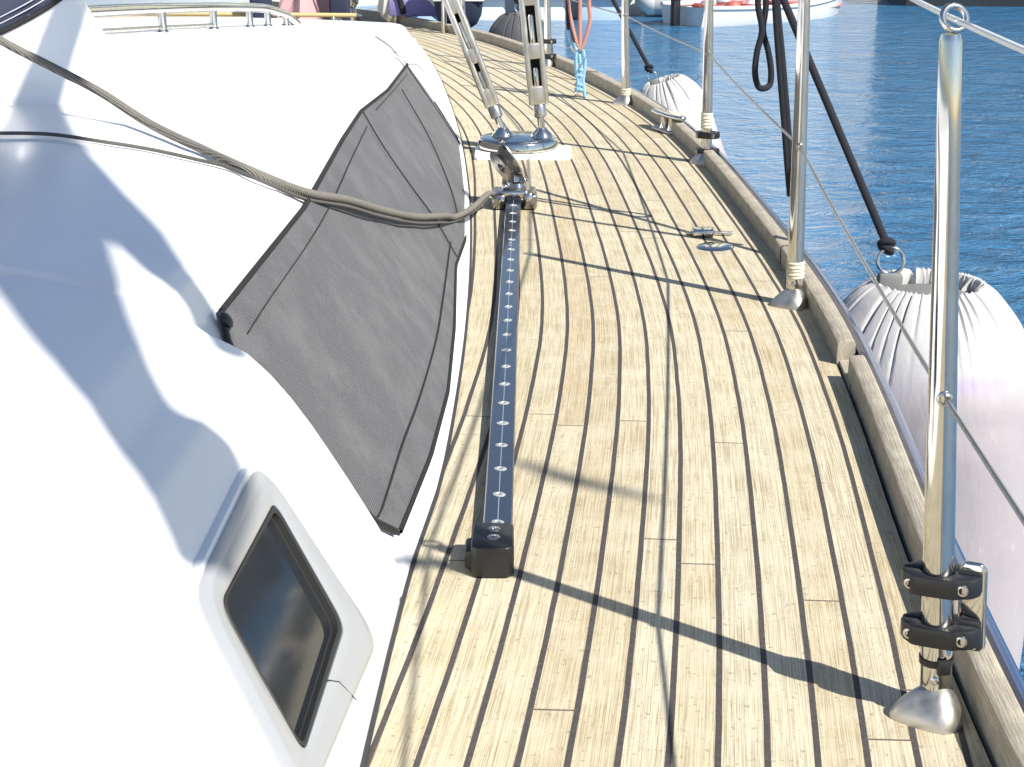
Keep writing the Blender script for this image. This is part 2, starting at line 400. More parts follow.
def shell():
    def dens(k):
        out = []
        for a, b in zip(k, k[1:]):
            m = 3 if len(out) < 51 else 1
            out += [Vector(a).lerp(Vector(b), i/m) for i in range(m)]
        return out+[Vector(k[-1])]
    st = [(y, 'a') for y in np.arange(-1.6, .55, .1)]+[(y, 'a') for y in np.arange(.5, 1.448, .015)]+[(1.45, 'a'), (1.485, 'a'), (1.497, 'b')]+[(1.503, 'f'), (1.52, 'f')]+[(y, 'f') for y in np.arange(1.6, 6.9, .1)]
    rows = []
    for y, kd in st:
        if kd == 'a': k = aft(y)
        elif kd == 'f': k = fwd(y)
        else:
            A = aft(y); B = fwd(y); k = [(a[0]-.006*min(1, max(0, (.30-a[1])/.05)), a[1]) for a in A]
        rows.append([(p.x, y, p.y) for p in dens(k)])
    for y, s in ((6.95, .9), (7.02, .7), (7.08, .4), (7.1, .0)):
        rows.append([(CX+(a-CX)*(.985+.015*s), y, z*s if z > 0 else z) for a, z in [(p.x, p.y) for p in dens(fwd(6.9))]])
    return rows
rows = shell()
roofobj = empty('coachroof', (xf(2), 2, 0), 'smooth white moulded cabin house filling the left side of the deck', 'cabin')
mb = MB(); mb.grid(rows); mb.grid([[(2*CX-p[0], p[1], p[2]) for p in r] for r in rows])
bmv, bmf = list(mb.v), list(mb.f)
BVH = BVHTree.FromPolygons([Vector(v) for v in bmv], bmf)
def hit(px, py, lift=0.0):
    for k in range(30):
        d = ray(px, py+k).normalized(); loc, nor, i, dist = BVH.ray_cast(CO, d)
        if loc is not None: break
    if loc is None: raise RuntimeError('no shell at %s %s' % (px, py))
    if nor.z < 0: nor = -nor
    return loc+nor*lift, nor
mb = MB(); mb.tube([(xf(y)+.0015, y, .001) for y in np.arange(-1.5, 7.05, .08)], .0030, 6); mb.build('caulk_bead', M['caulk'], roofobj)
# moulded joint line running forward off the window cover's tip
gp = [hit(*p, lift=.0006)[0] for p in ((376, 37), (389, 46), (398, 56), (407, 64), (417, 65), (428, 78), (440, 97))]
mb = MB(); mb.tube(catmull(gp, 4), .0035, 6); mb.build('moulding_groove', M['grey'], roofobj)

# ---- portlight on the near side of the coachroof
def wpt(px, py):                                     # point on the flat window plane
    d = ray(px, py); t = (WP-CO).dot(WN)/d.dot(WN); return CO+d*t
c4 = [hit(*p)[0] for p in ((262, 505), (352, 632), (300, 745), (222, 600))]
WP = sum(c4, Vector())/4; WN = (c4[2]-c4[0]).cross(c4[1]-c4[3]).normalized()
if WN.z < 0: WN = -WN
WP = WP+WN*.003
WX = (c4[0]-c4[3]).normalized(); WX = (WX-WN*WX.dot(WN)).normalized()
WM = frame(WP, WN, WX); WI = WM.inverted()
def loc2(p): q = WI @ wpt(*p); return Vector((q.x, q.y))
def rounded(cs, rs, n=10):
    out = []; L = len(cs)
    for i, (c, r) in enumerate(zip(cs, rs)):
        a = cs[i-1]; b = cs[(i+1) % L]; c = Vector(c); u = (Vector(a)-c).normalized(); w = (Vector(b)-c).normalized()
        p0 = c+u*r; p1 = c+w*r
        for k in range(n+1):
            t = k/n; out.append(p0*(1-t)**2+c*2*t*(1-t)+p1*t*t)
    return out
def subdiv(pts, L=24):
    return resample([(p.x, p.y, 0) for p in pts+[pts[0]]], L+1)[:-1]
def ringpts(cs, rs): return rounded([loc2(c) for c in cs], rs)
outer0 = ringpts([(256, 462), (376, 640), (303, 812), (190, 598)], [.035]*4)
outer1 = ringpts([(260, 472), (369, 640), (302, 797), (198, 597)], [.035]*4)
inn = ringpts([(270, 503), (341, 628), (299, 757), (214, 607)], [.016, .018, .014, .020])
inn2 = ringpts([(272, 511), (336, 626), (298, 749), (219, 606)], [.014, .016, .012, .018])
inn3 = ringpts([(272, 518), (331, 624), (297, 743), (224, 606)], [.012, .014, .010, .016])
def inside(p, poly):
    r = False
    for i in range(len(poly)):
        a, b = poly[i-1], poly[i]
        if (a.y > p.y) != (b.y > p.y) and p.x < (b.x-a.x)*(p.y-a.y)/(b.y-a.y)+a.x: r = not r
    return r
sm = MB()
for v in bmv:
    q = WI @ Vector(v)
    if q.z > -.05 and inside(q, outer1): q.z = min(q.z, -.022); v = tuple(WM @ q)
    sm.v.append(v)
sm.f = bmf; shell_o = sm.build('shell', M['gel'], roofobj)
pl = empty('portlight', tuple(WP)); pl.parent = roofobj; pl.matrix_parent_inverse = T(-roofobj.location)
def rings(name, rs, m, parent, fill=None, **kw):
    mb = MB(); mb.grid([[(p.x, p.y, z) for p in r] for r, z in rs], True, WM); n = len(rs[0][0])
    if fill is not None: mb.f.append(tuple(range(n*(len(rs)-1), n*len(rs))))
    return mb.build(name, m, parent, **kw)
wf = rings('frame', [(outer0, -.03), (outer0, .0015), (outer0, .0030), ([a.lerp(b, .6) for a, b in zip(outer0, outer1)], .0056), (outer1, .0064)]+[([a.lerp(b, t) for a, b in zip(outer1, inn)], .0064-.0010*t) for t in (.12, .5, .9)]+[(inn, .0046), (inn, .001)], M['alu'], pl)
rings('gasket', [(inn, .0020), ([a.lerp(b, .35) for a, b in zip(inn, inn2)], .0048), (inn2, .0040), (inn2, -.002), ([a.lerp(b, .3) for a, b in zip(inn2, inn3)], -.0022), ([a.lerp(b, .3) for a, b in zip(inn2, inn3)], -.006)], M['rub'], pl)
rings('pane', [([a.lerp(b, .1) for a, b in zip(inn2, inn3)], -.0032), ([a.lerp(b, .5) for a, b in zip(inn2, inn3)], -.0031)], M['glass'], pl, fill=1, smooth=False)
a, b = loc2((322, 683)), loc2((333, 685)); c_ = loc2((350, 703))
mb = MB(); mb.tube([(a.x, a.y, .0052), (b.x, b.y, .0058), (c_.x, c_.y, .0060)], .0006, 6, M=WM); mb.build('frame_joint', M['caulk'], pl)
# moulded lip round the portlight
lip0 = ringpts([(253, 452), (379, 640), (303, 828), (183, 595)], [.04]*4); lip1 = ringpts([(255, 458), (376, 640), (303, 816), (188, 596)], [.038]*4)
rings('moulded_lip', [(lip0, -.035), (lip0, -.003), ([a.lerp(b, .5) for a, b in zip(lip0, lip1)], .0008), (lip1, .0012), (outer0, .0006), (outer0, -.02)], M['gel'], pl)

# ------------------------------------------------------------------ window cover over the long side window
def wall_hit(px, py):
    d = ray(px, py); lo, hi = .5, 9.0
    def g(t):
        p = CO+d*t; return p.x-(xf(p.y)-.022-WS*(p.z-.02))     # >0 outside the wall
    ts = np.linspace(lo, hi, 400); prev = g(ts[0])
    for a, b in zip(ts, ts[1:]):
        gb = g(b)
        if prev > 0 and gb <= 0:
            for _ in range(30):
                m = (a+b)/2
                if g(m) > 0: a = m
                else: b = m
            return CO+d*a
        prev = gb
    return CO+d*hi
WALLN = Vector((1, 0, WS)).normalized()
Lp = [(405, 66), (385, 92), (358, 113), (340, 140), (300, 210), (258, 262), (213, 318), (232, 372), (285, 440), (340, 495), (370, 525), (391, 535)]
Rp = [(405, 66), (418, 84), (435, 108), (455, 140), (463, 168), (465, 202), (464, 236), (452, 268), (450, 330), (443, 395), (425, 460), (394, 535)]
L3 = resample([wall_hit(*p) for p in Lp], 70); R3 = resample([wall_hit(*p) for p in Rp], 70)
rows = []; uvs = []
for i, (a, b) in enumerate(zip(L3, R3)):
    r = []
    for j in range(41):
        t = j/40; p = a.lerp(b, t); e = min(t, 1-t)*2*min(1, min(i, 69-i)/8)
        wr = .0016*math.sin(p.y*9+p.z*20)*e+.0012*math.sin(p.y*23-p.z*31+1)*e+.0022*math.exp(-((p.z*1.3+(p.y-2.4)*.28-.16)/.012)**2)*e+.0018*math.exp(-((p.z+(p.y-3.1)*.22-.12)/.010)**2)*e
        q = p+WALLN*(.008+wr); r.append(tuple(q)); uvs.append((p.y, p.z*1.2))
    rows.append(r)
wc = empty('window_cover', tuple(L3[30]), 'dark grey mesh sun cover with black hem fixed over the long cabin window', 'window cover')
mb = MB(); mb.grid(rows); mb.build('mesh_panel', M['mesh'], wc, uv=uvs)
edge = [Vector(r[0]) for r in rows]+[Vector(r[-1]) for r in rows[::-1]]
def strip(pts, w, h, name, m, parent, nrm=WALLN, inward=None):
    mb = MB(); rs = []
    for i, p in enumerate(pts):
        t = (pts[min(i+1, len(pts)-1)]-pts[max(i-1, 0)]).normalized(); s = nrm.cross(t).normalized()
        rs.append([p-s*w/2-nrm*.002, p-s*w/2+nrm*h*.7, p-s*w*.3+nrm*h, p+s*w*.3+nrm*h, p+s*w/2+nrm*h*.7, p+s*w/2-nrm*.002])
    mb.grid(rs, True); return mb.build(name, m, parent)
strip([Vector(r[0]) for r in rows], .0062, .0022, 'hem', M['hem'], wc)
strip([Vector(r[-1]) for r in rows][3:], .0062, .0022, 'hem', M['hem'], wc)
def onwall(ps, n=6, lift=.0118):
    out = []
    c = catmull([(x, y, 0) for x, y in ps], n)
    for p in c: out.append(wall_hit(p.x, p.y)+WALLN*lift)
    return out
for ps in ([(358, 115), (380, 152), (405, 188), (430, 222), (452, 260)], [(362, 130), (345, 165), (325, 208), (300, 250), (262, 304), (240, 338)], [(446, 245), (438, 300), (430, 345), (412, 405), (395, 450), (376, 508), (370, 522)], [(404, 76), (388, 95), (372, 112)], [(398, 92), (425, 140), (446, 190), (455, 225)]):
    strip(onwall(ps), .0011, .0006, 'stitched_seam', M['seamt'], wc)
# fastener where the cover meets the near moulding
p = wall_hit(217, 326)+WALLN*.01
mb = MB(); mb.lathe([(0, 0), (.009, 0), (.010, .003), (.006, .006), (0, .007)], 20, frame(p, WALLN)); mb.build('snap_fastener', M['black'], wc)

# ------------------------------------------------------------------ stanchions
def stanchion(px, py, topx, h=.60, mid=.275, r0=.0138, r1=.0088, lab='', ring=True):
    b = at(px, py); b.z = 0
    t = aty(topx[0], topx[1], b.y); h = t.z
    root = empty('stanchion', tuple(b), lab, 'stanchion', 'steel lifeline stanchions along the toe rail')
    def pt(z): return b.lerp(t, z/h)
    zs = [.02, .05, .1, .2, .3, .4, .5, h-.012, h-.006]
    rr = [r0+(r1-r0)*min(1, max(0, (z-.12)/(h-.12))) for z in zs]; rr[-1] *= .8
    mb = MB(); mb.tube([pt(z) for z in zs], rr, 28); mb.build('pole', M['steel'], root)
    # cast foot: streamlined teardrop with its nose pointing inboard
    mb = MB(); rs = []
    for k in range(9):
        u = k/8; z = .032*u; s = math.cos(u*PI/2*.80)
        ring_ = []
        for j in range(28):
            a = 2*PI*j/28; ca, sa = math.cos(a), math.sin(a)
            rx = .040 if ca < 0 else .024; ring_.append((b.x+rx*s*ca-.002*(1-u), b.y-.004+.033*s*sa*(1-.45*max(0, -ca)), z))
        rs.append(ring_)
    mb.grid(rs, True); mb.f.append(tuple(range(8*28, 9*28))); mb.build('cast_foot', M['cast'], root)
    mb = MB(); n = Vector((-.35, -1, 0)).normalized()
    mb.lathe([(0, 0), (.0042, 0), (.0042, .002), (.0025, .0032), (0, .0032)], 14, frame(pt(.040)+n*(r0-.0012), n)); mb.build('set_screw', M['dull'], root)
    if ring:
        mb = MB(); mb.torus(.0098, .0026, 32, 12, frame(pt(h)+Vector((.002, 0, .006)), (.15, -.8, .35))); mb.build('top_eye', M['steel'], root)
    mb = MB(); rm = r0+(r1-r0)*(mid-.12)/(h-.12)
    mb.torus(.0052, .0017, 20, 8, frame(pt(mid)+Vector((-.1, -1, 0)).normalized()*(rm), (-.1, -1, 0)))
    mb.build('mid_eye', M['dull'], root)
    return root, pt, b
def tape(pt, z0, z1, r, root):
    mb = MB(); n = 5
    for k in range(n):
        a = z0+(z1-z0)*k/n; b = z0+(z1-z0)*(k+.92)/n
        mb.tube([pt(a), pt(a+(b-a)*.3), pt(a+(b-a)*.7), pt(b)], [r, r+.0016+.0006*(k % 2), r+.0016, r], 24)
    mb.build('tape_wrap', M['tape'], root)
S1, pt1, b1 = stanchion(935, 714, (951, 26), mid=.300, lab='nearest stanchion with two black clamps, thickest steel post in front of the big fender')
S2, pt2, b2 = stanchion(794, 305, (806.5, -62), lab='second stanchion with cream tape wrap beside the big white fender')
S3, pt3, b3 = stanchion(706, 163, (711, -90), lab='third stanchion with cream tape above a small black clamp')
S4, pt4, b4 = stanchion(626, 104, (624, -95), lab='fourth stanchion beside the smaller far white fender')
S5, pt5, b5 = stanchion(548, 66, (546, -100), lab='fifth stanchion behind the blue and red lashing, with black clamp at its foot')
S6, pt6, b6 = stanchion(463, 33, (459, -105), lab='farthest stanchion seen behind the left rigging screw')
tape(pt2, .048, .078, .0140, S2); tape(pt3, .088, .128, .0138, S3); tape(pt4, .012, .05, .0142, S4)

def clamp(pt, z1, z2, s, label, size=1., plate=True):
    root = empty('rail_clamp', tuple(pt((z1+z2)/2)), label, 'clamp', 'black clamps on the stanchions')
    ax = (pt(.3)-pt(.0)).normalized(); dx = Vector((1, -.50, 0)).normalized()
    for z in (z1, z2):
        c = pt(z); Mx = frame(c, ax, dx)
        # two half shells hugging the tube
        for side in (-1, 1):
            out = []
            L, R, W = .031*size, .031*size, .0145*size
            xs = np.linspace(-L, R+.006, 19); top = []
            for x in xs:
                e = (x-(R+.006-L)/2)/((R+L+.006)/2); w = W*(max(0., 1-abs(e)**3.2))**.5*.62+.006*size*(1-abs(e)**6)
                g = .0165 if abs(x) < .015 else 0
                top.append((x, side*max(w, 0.002)+side*.0045*(1 if abs(x) < .02 else .4)))
            low = [(x, side*(math.sqrt(max(0, .0128**2-x*x))+.0006)) for x in xs]
            pg = top+low[::-1]
            mb = MB(); mb.prism(pg if side < 0 else pg[::-1], -.0092*size, .0092*size, Mx); mb.build('clamp_half', M['black'], root, bevel=.0022, seg=2)
        for x in (-.021*size, .024*size):
            mb = MB(); n = (Mx.to_3x3() @ Vector((0, -1, 0)))
            pp = Mx @ Vector((x, -.0135*size if x < 0 else -.0145*size, 0))
            mb.lathe([(0, -.004), (.0052, -.004), (.0052, .0020), (.0044, .0026), (.0030, .0026), (.0028, .0010), (0, .0010)], 16, frame(pp, n)); mb.build('clamp_screw', M['dull'], root)
    if plate:
        a, b = pt(z1), pt(z2); o = dx*.033*size-Vector((0, -1, 0))*.012*size
        Mx = frame((a+b)/2+o, dx.cross(ax)*-1, ax)
        h = (a-b).length/2+.018
        mb = MB(); mb.prism([(x, y) for x, y in [(-h, -.008), (-h+.004, -.012), (h-.006, -.012), (h, -.007), (h, .007), (h-.006, .012), (-h+.004, .012), (-h, .008)]], -.003, .003, Mx)
        mb.build('side_plate', M['steel'], root, bevel=.002)
    return root
clamp(pt1, .131, .083, 1, 'large black two-part clamp bolted low on the nearest stanchion')
clamp(pt3, .072, .030, 1, 'small dark clamp at the foot of the third stanchion', .9, False)
clamp(pt5, .092, .038, 1, 'tiny black clamp at the foot of the fifth stanchion', .9, False)
# buckled band under the near clamp
bd = empty('hose_band', tuple(pt1(.055)), 'thin black buckled band around the nearest stanchion just above its cast foot', 'band')
mb = MB(); mb.tube([pt1(.052), pt1(.0525), pt1(.0585), pt1(.059)], [.0139, .0150, .0150, .0139], 28); mb.build('strap', M['black'], bd)
mb = MB(); mb.box((0, 0, 0), (.012, .014, .005), frame(pt1(.0545)+Vector((.15, -1, 0)).normalized()*.0165, (.15, -1, 0), (1, 0, 0))); mb.build('buckle', M['black'], bd, bevel=.0015)

# ------------------------------------------------------------------ lifelines
def sagline(pts, sag=.004, n=8):
    out = []
    for a, b in zip(pts, pts[1:]):
        for k in range(n):
            t = k/n; p = Vector(a).lerp(Vector(b), t); p.z -= sag*4*t*(1-t)*(Vector(b)-Vector(a)).length; out.append(p)
    out.append(Vector(pts[-1])); return out
top = Vector((0, 0, .006))
aft_u = Vector((.325, -.05, .60)); aft_l = Vector((.30, -.05, .30))
fw_u = Vector((-.9, 8.1, .62))
def toph(b, q): return aty(q[0], q[1], b.y).z
H1, H2, H3, H4, H5, H6 = [toph(b, q) for b, q in ((b1, (951, 26)), (b2, (806.5, -62)), (b3, (711, -90)), (b4, (624, -95)), (b5, (546, -100)), (b6, (459, -105)))]
lu = sagline([aft_u, pt1(H1)+top, pt2(H2)+top, pt3(H3)+top, pt4(H4)+top, pt5(H5)+top, pt6(H6)+top])
mb = MB(); mb.tube(lu, .0026, 10)
tag(mb.build('upper_lifeline', M['pvc']), 'upper lifeline, pale coated wire passing through the ring on top of the nearest stanchion', 'lifeline')
lm = sagline([aft_l, pt1(.300)-Vector((0, .006, 0)), pt2(.275)-Vector((0, .005, 0)), pt3(.275)-Vector((0, .005, 0)), pt4(.275), pt5(.275), pt6(.275)])
mb = MB(); mb.tube(lm, .0022, 8)
tag(mb.build('lower_lifeline', M['wire']), 'lower lifeline, thin dull wire threaded through the middle of the stanchions', 'lifeline')

# ------------------------------------------------------------------ genoa track
tk = empty('genoa_track', tuple(at(498, 540)), 'long black sheet track with a row of pale bolt heads screwed to the deck', 'sheet track')
ta, tb = Vector((-.0165, 1.60, 0)), Vector((.0075, 3.86, 0)); td = (tb-ta).normalized(); TM = frame(ta, (0, 0, 1), td.cross(Vector((0, 0, 1)))); TL = (tb-ta).length
mb = MB(); rows = []
pf = [(-.011, 0), (-.011, .010), (-.0165, .012), (-.0165, .019), (-.0150, .0205), (.0150, .0205), (.0165, .019), (.0165, .012), (.011, .010), (.011, 0)]
mb.grid([[(x, y, z) for x, z in pf] for y in np.linspace(0, TL, 40)], True, TM); L = len(pf); mb.f += [tuple(range(L)), tuple(range(39*L, 40*L))]
mb.build('track_bar', M['anod'], tk)
mb = MB(); mb.box((0, TL/2, .0207), (.0009, TL-.01, .0006), TM); mb.build('scribed_line', M['scribe'], tk, smooth=False)
yb = .055
while yb < TL-.25:
    mb = MB(); Mx = TM @ T((0, yb, .0205)); e = 1.0
    mb.lathe([(.0030, -.0003), (.0037, .0009), (.0066, .0009), (.0082, .0002), (.0082, -.001)], 20, Mx @ Matrix.Rotation(yb*40, 4, 'Z') @ Matrix.Diagonal((1, .82, 1, 1)), caps=False); mb.build('bolt_head', M['holew'], tk); yb += .0835
# end stop
es = empty('track_end_stop', tuple(at(493, 575)), 'black moulded end stop capping the near end of the sheet track', 'end stop')
EM = frame(Vector((-.0205, 1.585, 0)), (0, 0, 1), td.cross(Vector((0, 0, 1))))
mb = MB(); mb.prism([(-.023, -.030), (-.016, -.036), (.016, -.036), (.023, -.030), (.022, .030), (.018, .034), (-.018, .034), (-.022, .030)], .001, .036, EM); mb.build('stop_body', M['black'], es, bevel=.006, seg=3)
mb = MB(); mb.prism([(-.030, -.020), (-.020, -.024), (-.020, .020), (-.030, .014)], .004, .026, EM); mb.build('side_nub', M['black'], es, bevel=.003)
for yy_ in (.014, -.008):
    mb = MB(); mb.lathe([(.0030, -.0005), (.0036, .0014), (.0060, .0012), (.0070, .0004), (.0070, -.002)], 20, EM @ T((.001, yy_, .0362)), caps=False); mb.build('stop_bolt', M['dull'], es)

# ------------------------------------------------------------------ genoa car with tilted block
cc = Vector((.006, 3.50, 0)); gc = empty('sheet_car', tuple(cc), 'steel sheet car with a tilted grooved pulley at the far end of the track', 'pulley car')
CM = frame(cc, (0, 0, 1), td.cross(Vector((0, 0, 1))))
for s in (-1, 1):
    mb = MB(); mb.box((s*.034, 0, .018), (.030, .10, .034), CM); mb.build('car_side', M['dark'], gc, bevel=.007, seg=3)
mb = MB(); mb.box((0, .0, .034), (.060, .085, .018), CM); mb.build('car_body', M['steel'], gc, bevel=.006, seg=3)
mb = MB(); mb.lathe([(0, 0), (.016, 0), (.018, .006), (.014, .014), (0, .016)], 24, CM @ T((.005, -.02, .042))); mb.lathe([(0, 0), (.007, 0), (.007, .02), (0, .022)], 16, CM @ T((.026, -.02, .04))); mb.build('plunger', M['steel'], gc)
mb = MB(); mb.lathe([(0, 0), (.008, 0), (.009, .012), (.005, .014), (0, .014)], 16, frame(CM @ Vector((.03, -.044, .028)), (0, -1, .2))); mb.build('end_roller', M['steel'], gc)
mb = MB(); mb.lathe([(0, 0), (.006, 0), (.006, .012), (0, .014)], 16, frame(CM @ Vector((-.03, -.044, .022)), (0, -1, .2))); mb.build('end_roller', M['steel'], gc)
sa = Vector((-.62, -.30, -.42)).normalized(); scn = CM @ Vector((-.020, 0.01, .090))
SM = frame(scn, sa)
mb = MB(); mb.lathe([(.0, -.013), (.040, -.013), (.042, -.011), (.034, -.004), (.031, 0), (.034, .004), (.042, .011), (.040, .013), (.013, .013), (.011, .010), (0, .010)], 40, SM); mb.build('sheave', M['dark'], gc)
mb = MB(); mb.lathe([(0, .010), (.007, .010), (.007, .018), (0, .019)], 16, SM); mb.build('axle', M['steel'], gc)
mb = MB(); up = SM.inverted().to_3x3() @ Vector((0, 0, 1)); aa = math.atan2(up.y, up.x)
def rot2(ps, a): return [(x*math.cos(a)-y*math.sin(a), x*math.sin(a)+y*math.cos(a)) for x, y in ps]
ck = [(.047*math.cos(t), .026*math.sin(t)) for t in np.linspace(-1.7, 1.7, 14)]+[(-.055, .020), (-.062, 0), (-.055, -.020)]
mb.prism(rot2(ck, aa), -.0195, -.0150, SM); mb.build('cheek_plate', M['dull'], gc, bevel=.0012)
mb = MB(); a1 = SM @ Vector((*rot2([(-.055, 0)], aa)[0], -.017)); mb.tube(catmull([a1+Vector((0, 0, .006)), a1+Vector((.012, 0, -.01)), CM @ Vector((.012, 0, .05)), CM @ Vector((.0, 0, .036))], 5), .007, 12); mb.build('swivel_shackle', M['steel'], gc)

# ------------------------------------------------------------------ sheets over the roof
def rope(name, pts3, r, m, label, cat='rope', seg=12, group=None):
    mb = MB(); mb.tube(pts3, r, seg); o = mb.build(name, m); return tag(o, label, cat, group)
px_main = [(-40, 18), (0, 40), (50, 66), (100, 92), (150, 124), (200, 155), (250, 178), (300, 196)]
pm = [aty(-60, 2, 2.30), aty(0, 40, 2.30), aty(50, 66, 2.29), aty(100, 92, 2.26), aty(150, 124, 2.22)]+[hit(x, y, .009)[0] for x, y in px_main[5:]]
pm += [wall_hit(335, 208)+WALLN*.021, wall_hit(370, 218)+WALLN*.022, wall_hit(405, 224)+WALLN*.022, wall_hit(435, 223)+WALLN*.024, at(455, 217, .055), at(472, 208, .05), at(488, 194, .045), CM @ Vector((-.045, -.02, .028))]
rope('jib_sheet', catmull(pm, 8), .0062, M['rope'], 'thick grey braided sheet hanging over the window cover to the pulley car')
px2 = [(-30, 138), (0, 137), (50, 138), (100, 145), (150, 153), (200, 164), (228, 171)]
p2_ = [hit(x, y, .005)[0] for x, y in px2]+[hit(265, 188, .007)[0], hit(300, 201, .006)[0]]+[wall_hit(337, 213.5)+WALLN*.018, wall_hit(372, 223)+WALLN*.018, wall_hit(405, 229)+WALLN*.019, wall_hit(430, 228.5)+WALLN*.019, at(456, 221, .046), at(474, 211, .04), at(488, 198, .035)]
rope('thin_sheet', catmull(p2_, 8), .0025, M['rope_d'], 'thinner dark line lying on the white roof and joining the thick grey sheet')

# ------------------------------------------------------------------ chainplate and rigging screws
cp = Vector((.016, 4.20, 0))
pad = MB(); pad.prism([(-.125, -.085), (-.118, -.095), (.108, -.095), (.125, -.080), (.128, .06), (.118, .07), (-.12, .07), (-.125, .06)], -.002, .012, T(cp+Vector((.012, -.03, 0))))
pdo = pad.build('chainplate_pad', M['gel'], bevel=.004); tag(pdo, 'low white moulded pad under the round steel chainplate', 'pad')
cpo = empty('chainplate', tuple(cp), 'round polished steel chainplate holding the two rigging screws', 'chainplate')
mb = MB(); mb.lathe([(0, .0125), (.101, .0125), (.105, .016), (.105, .034), (.100, .040), (.090, .042), (0, .046)], 56, T(cp)); mb.build('plate_disc', M['steel'], cpo)
for s, x in ((1, .062), (1, -.040)):
    mb = MB(); mb.lathe([(.030, .042), (.026, .052), (.017, .060), (.013, .066), (0, .066)], 28, T(cp+Vector((x, -.01 if x > 0 else .0, 0))), caps=False); mb.build('socket', M['steel'], cpo)
def turnbuckle(base, tip, label, w=.024, d=.020, s0=.042, s1=.335):
    ax = (tip-base).normalized(); root = empty('rigging_screw', tuple(base), label, 'rigging screw', 'rigging screws on the chainplate')
    side = Vector((1, 0, 0)); Mx = frame(base, ax, side)
    mb = MB(); mb.tube([Mx @ Vector((0, 0, z)) for z in (-.012, .01, s0+.03)], .0095, 20); mb.build('lower_screw', M['steel'], root)
    mb = MB(); mb.tube([Mx @ Vector((0, 0, z)) for z in (s0-.004, s0, s0+.028, s0+.034)], [.012, .0165, .0165, .012], 24); mb.build('lock_nut', M['dull'], root)
    # open body with two long slots: side bars, and solid bands between
    z0 = s0+.03
    for a, b in [(z0, z0+.05), (z0+.118, z0+.160), (s1-.01, s1+.06)]:
        mb = MB(); mb.box((0, 0, (a+b)/2), (2*w-.002, 2*d, b-a), Mx); mb.build('body_band', M['cast'], root, bevel=.006, seg=3)
    for sx in (-1, 1):
        mb = MB(); mb.box((sx*(w-.0075), 0, (z0+s1+.06)/2), (.015, 2*d+.001, s1+.06-z0-.001), Mx); mb.build('body_bar', M['cast'], root, bevel=.005, seg=3)
    mb = MB(); mb.box((0, d-.003, (z0+s1+.06)/2), (2*w-.02, .005, s1+.03-z0), Mx); mb.build('slot_shade_back', M['hem'], root)  # closed back, coloured black for the shade inside the slots
    for a, b in ((z0+.045, z0+.095), (z0+.155, z0+.23)):
        mb = MB(); mb.tube([Mx @ Vector((0, 0, z)) for z in (a, b-.006, b)], [.0085, .0085, .006], 18); mb.build('thread_end', M['steel'], root)
    mb = MB(); mb.tube([Mx @ Vector((0, 0, z)) for z in (s1+.05, s1+.2, 2.0, 9.0)], .008, 14); mb.build('shroud_rod', M['steel'], root)
    return root
base_r = cp+Vector((.062, -.01, .055)); base_l = cp+Vector((-.040, 0, .055))
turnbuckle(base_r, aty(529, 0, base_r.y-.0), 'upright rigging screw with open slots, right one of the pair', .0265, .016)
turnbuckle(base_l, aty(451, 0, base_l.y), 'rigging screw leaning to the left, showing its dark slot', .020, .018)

# ------------------------------------------------------------------ deck fittings
fo = empty('folding_cleat', tuple(at(665, 130)), 'polished folding cleat beside the toe rail near the third stanchion', 'cleat')
fc = at(668, 131); FM = frame(fc, (0, 0, 1), (.36, -1, 0)) @ Matrix.Diagonal((.72, .9, .85, 1))
mb = MB(); mb.prism([(-.10, -.018), (-.075, -.030), (.075, -.030), (.10, -.018), (.10, .018), (.075, .030), (-.075, .030), (-.10, .018)], 0, .007, FM); mb.build('cleat_base', M['cast'], fo, bevel=.003)
for s in (-1, 1):
    mb = MB(); mb.tube([FM @ Vector((s*.035, 0, z)) for z in (.004, .02, .045, .052)], [.015, .011, .011, .015], 18); mb.build('cleat_post', M['steel'], fo)
mb = MB(); mb.prism([(-.135, -.007), (-.12, -.018), (-.05, -.026), (.05, -.026), (.12, -.018), (.135, -.007), (.135, .007), (.12, .018), (.05, .026), (-.05, .026), (-.12, .018), (-.135, .007)], .050, .062, FM); mb.build('cleat_horn', M['steel'], fo, bevel=.005, seg=3)
pe = empty('deck_eye', tuple(at(712, 243)), 'small flush steel deck eye with raised bar, set in the planks', 'deck fitting')
pc_ = at(715, 247); mb = MB(); mb.lathe([(0, .0035), (.030, .0035), (.034, .0020), (.036, 0)][::-1], 40, frame(pc_, (0, 0, 1)) @ Matrix.Diagonal((1.12, 1.0, 1, 1))); mb.build('oval_plate', M['steel'], pe)
pc2 = at(703, 236); mb = MB(); mb.box((0, 0, .009), (.046, .040, .014), T(pc2)); mb.build('eye_block', M['steel'], pe, bevel=.005, seg=3)
mb = MB(); mb.tube([pc2+Vector((-.036, 0, .006)), pc2+Vector((.06, .0, .006))], .0035, 10); mb.build('eye_pin', M['dull'], pe)

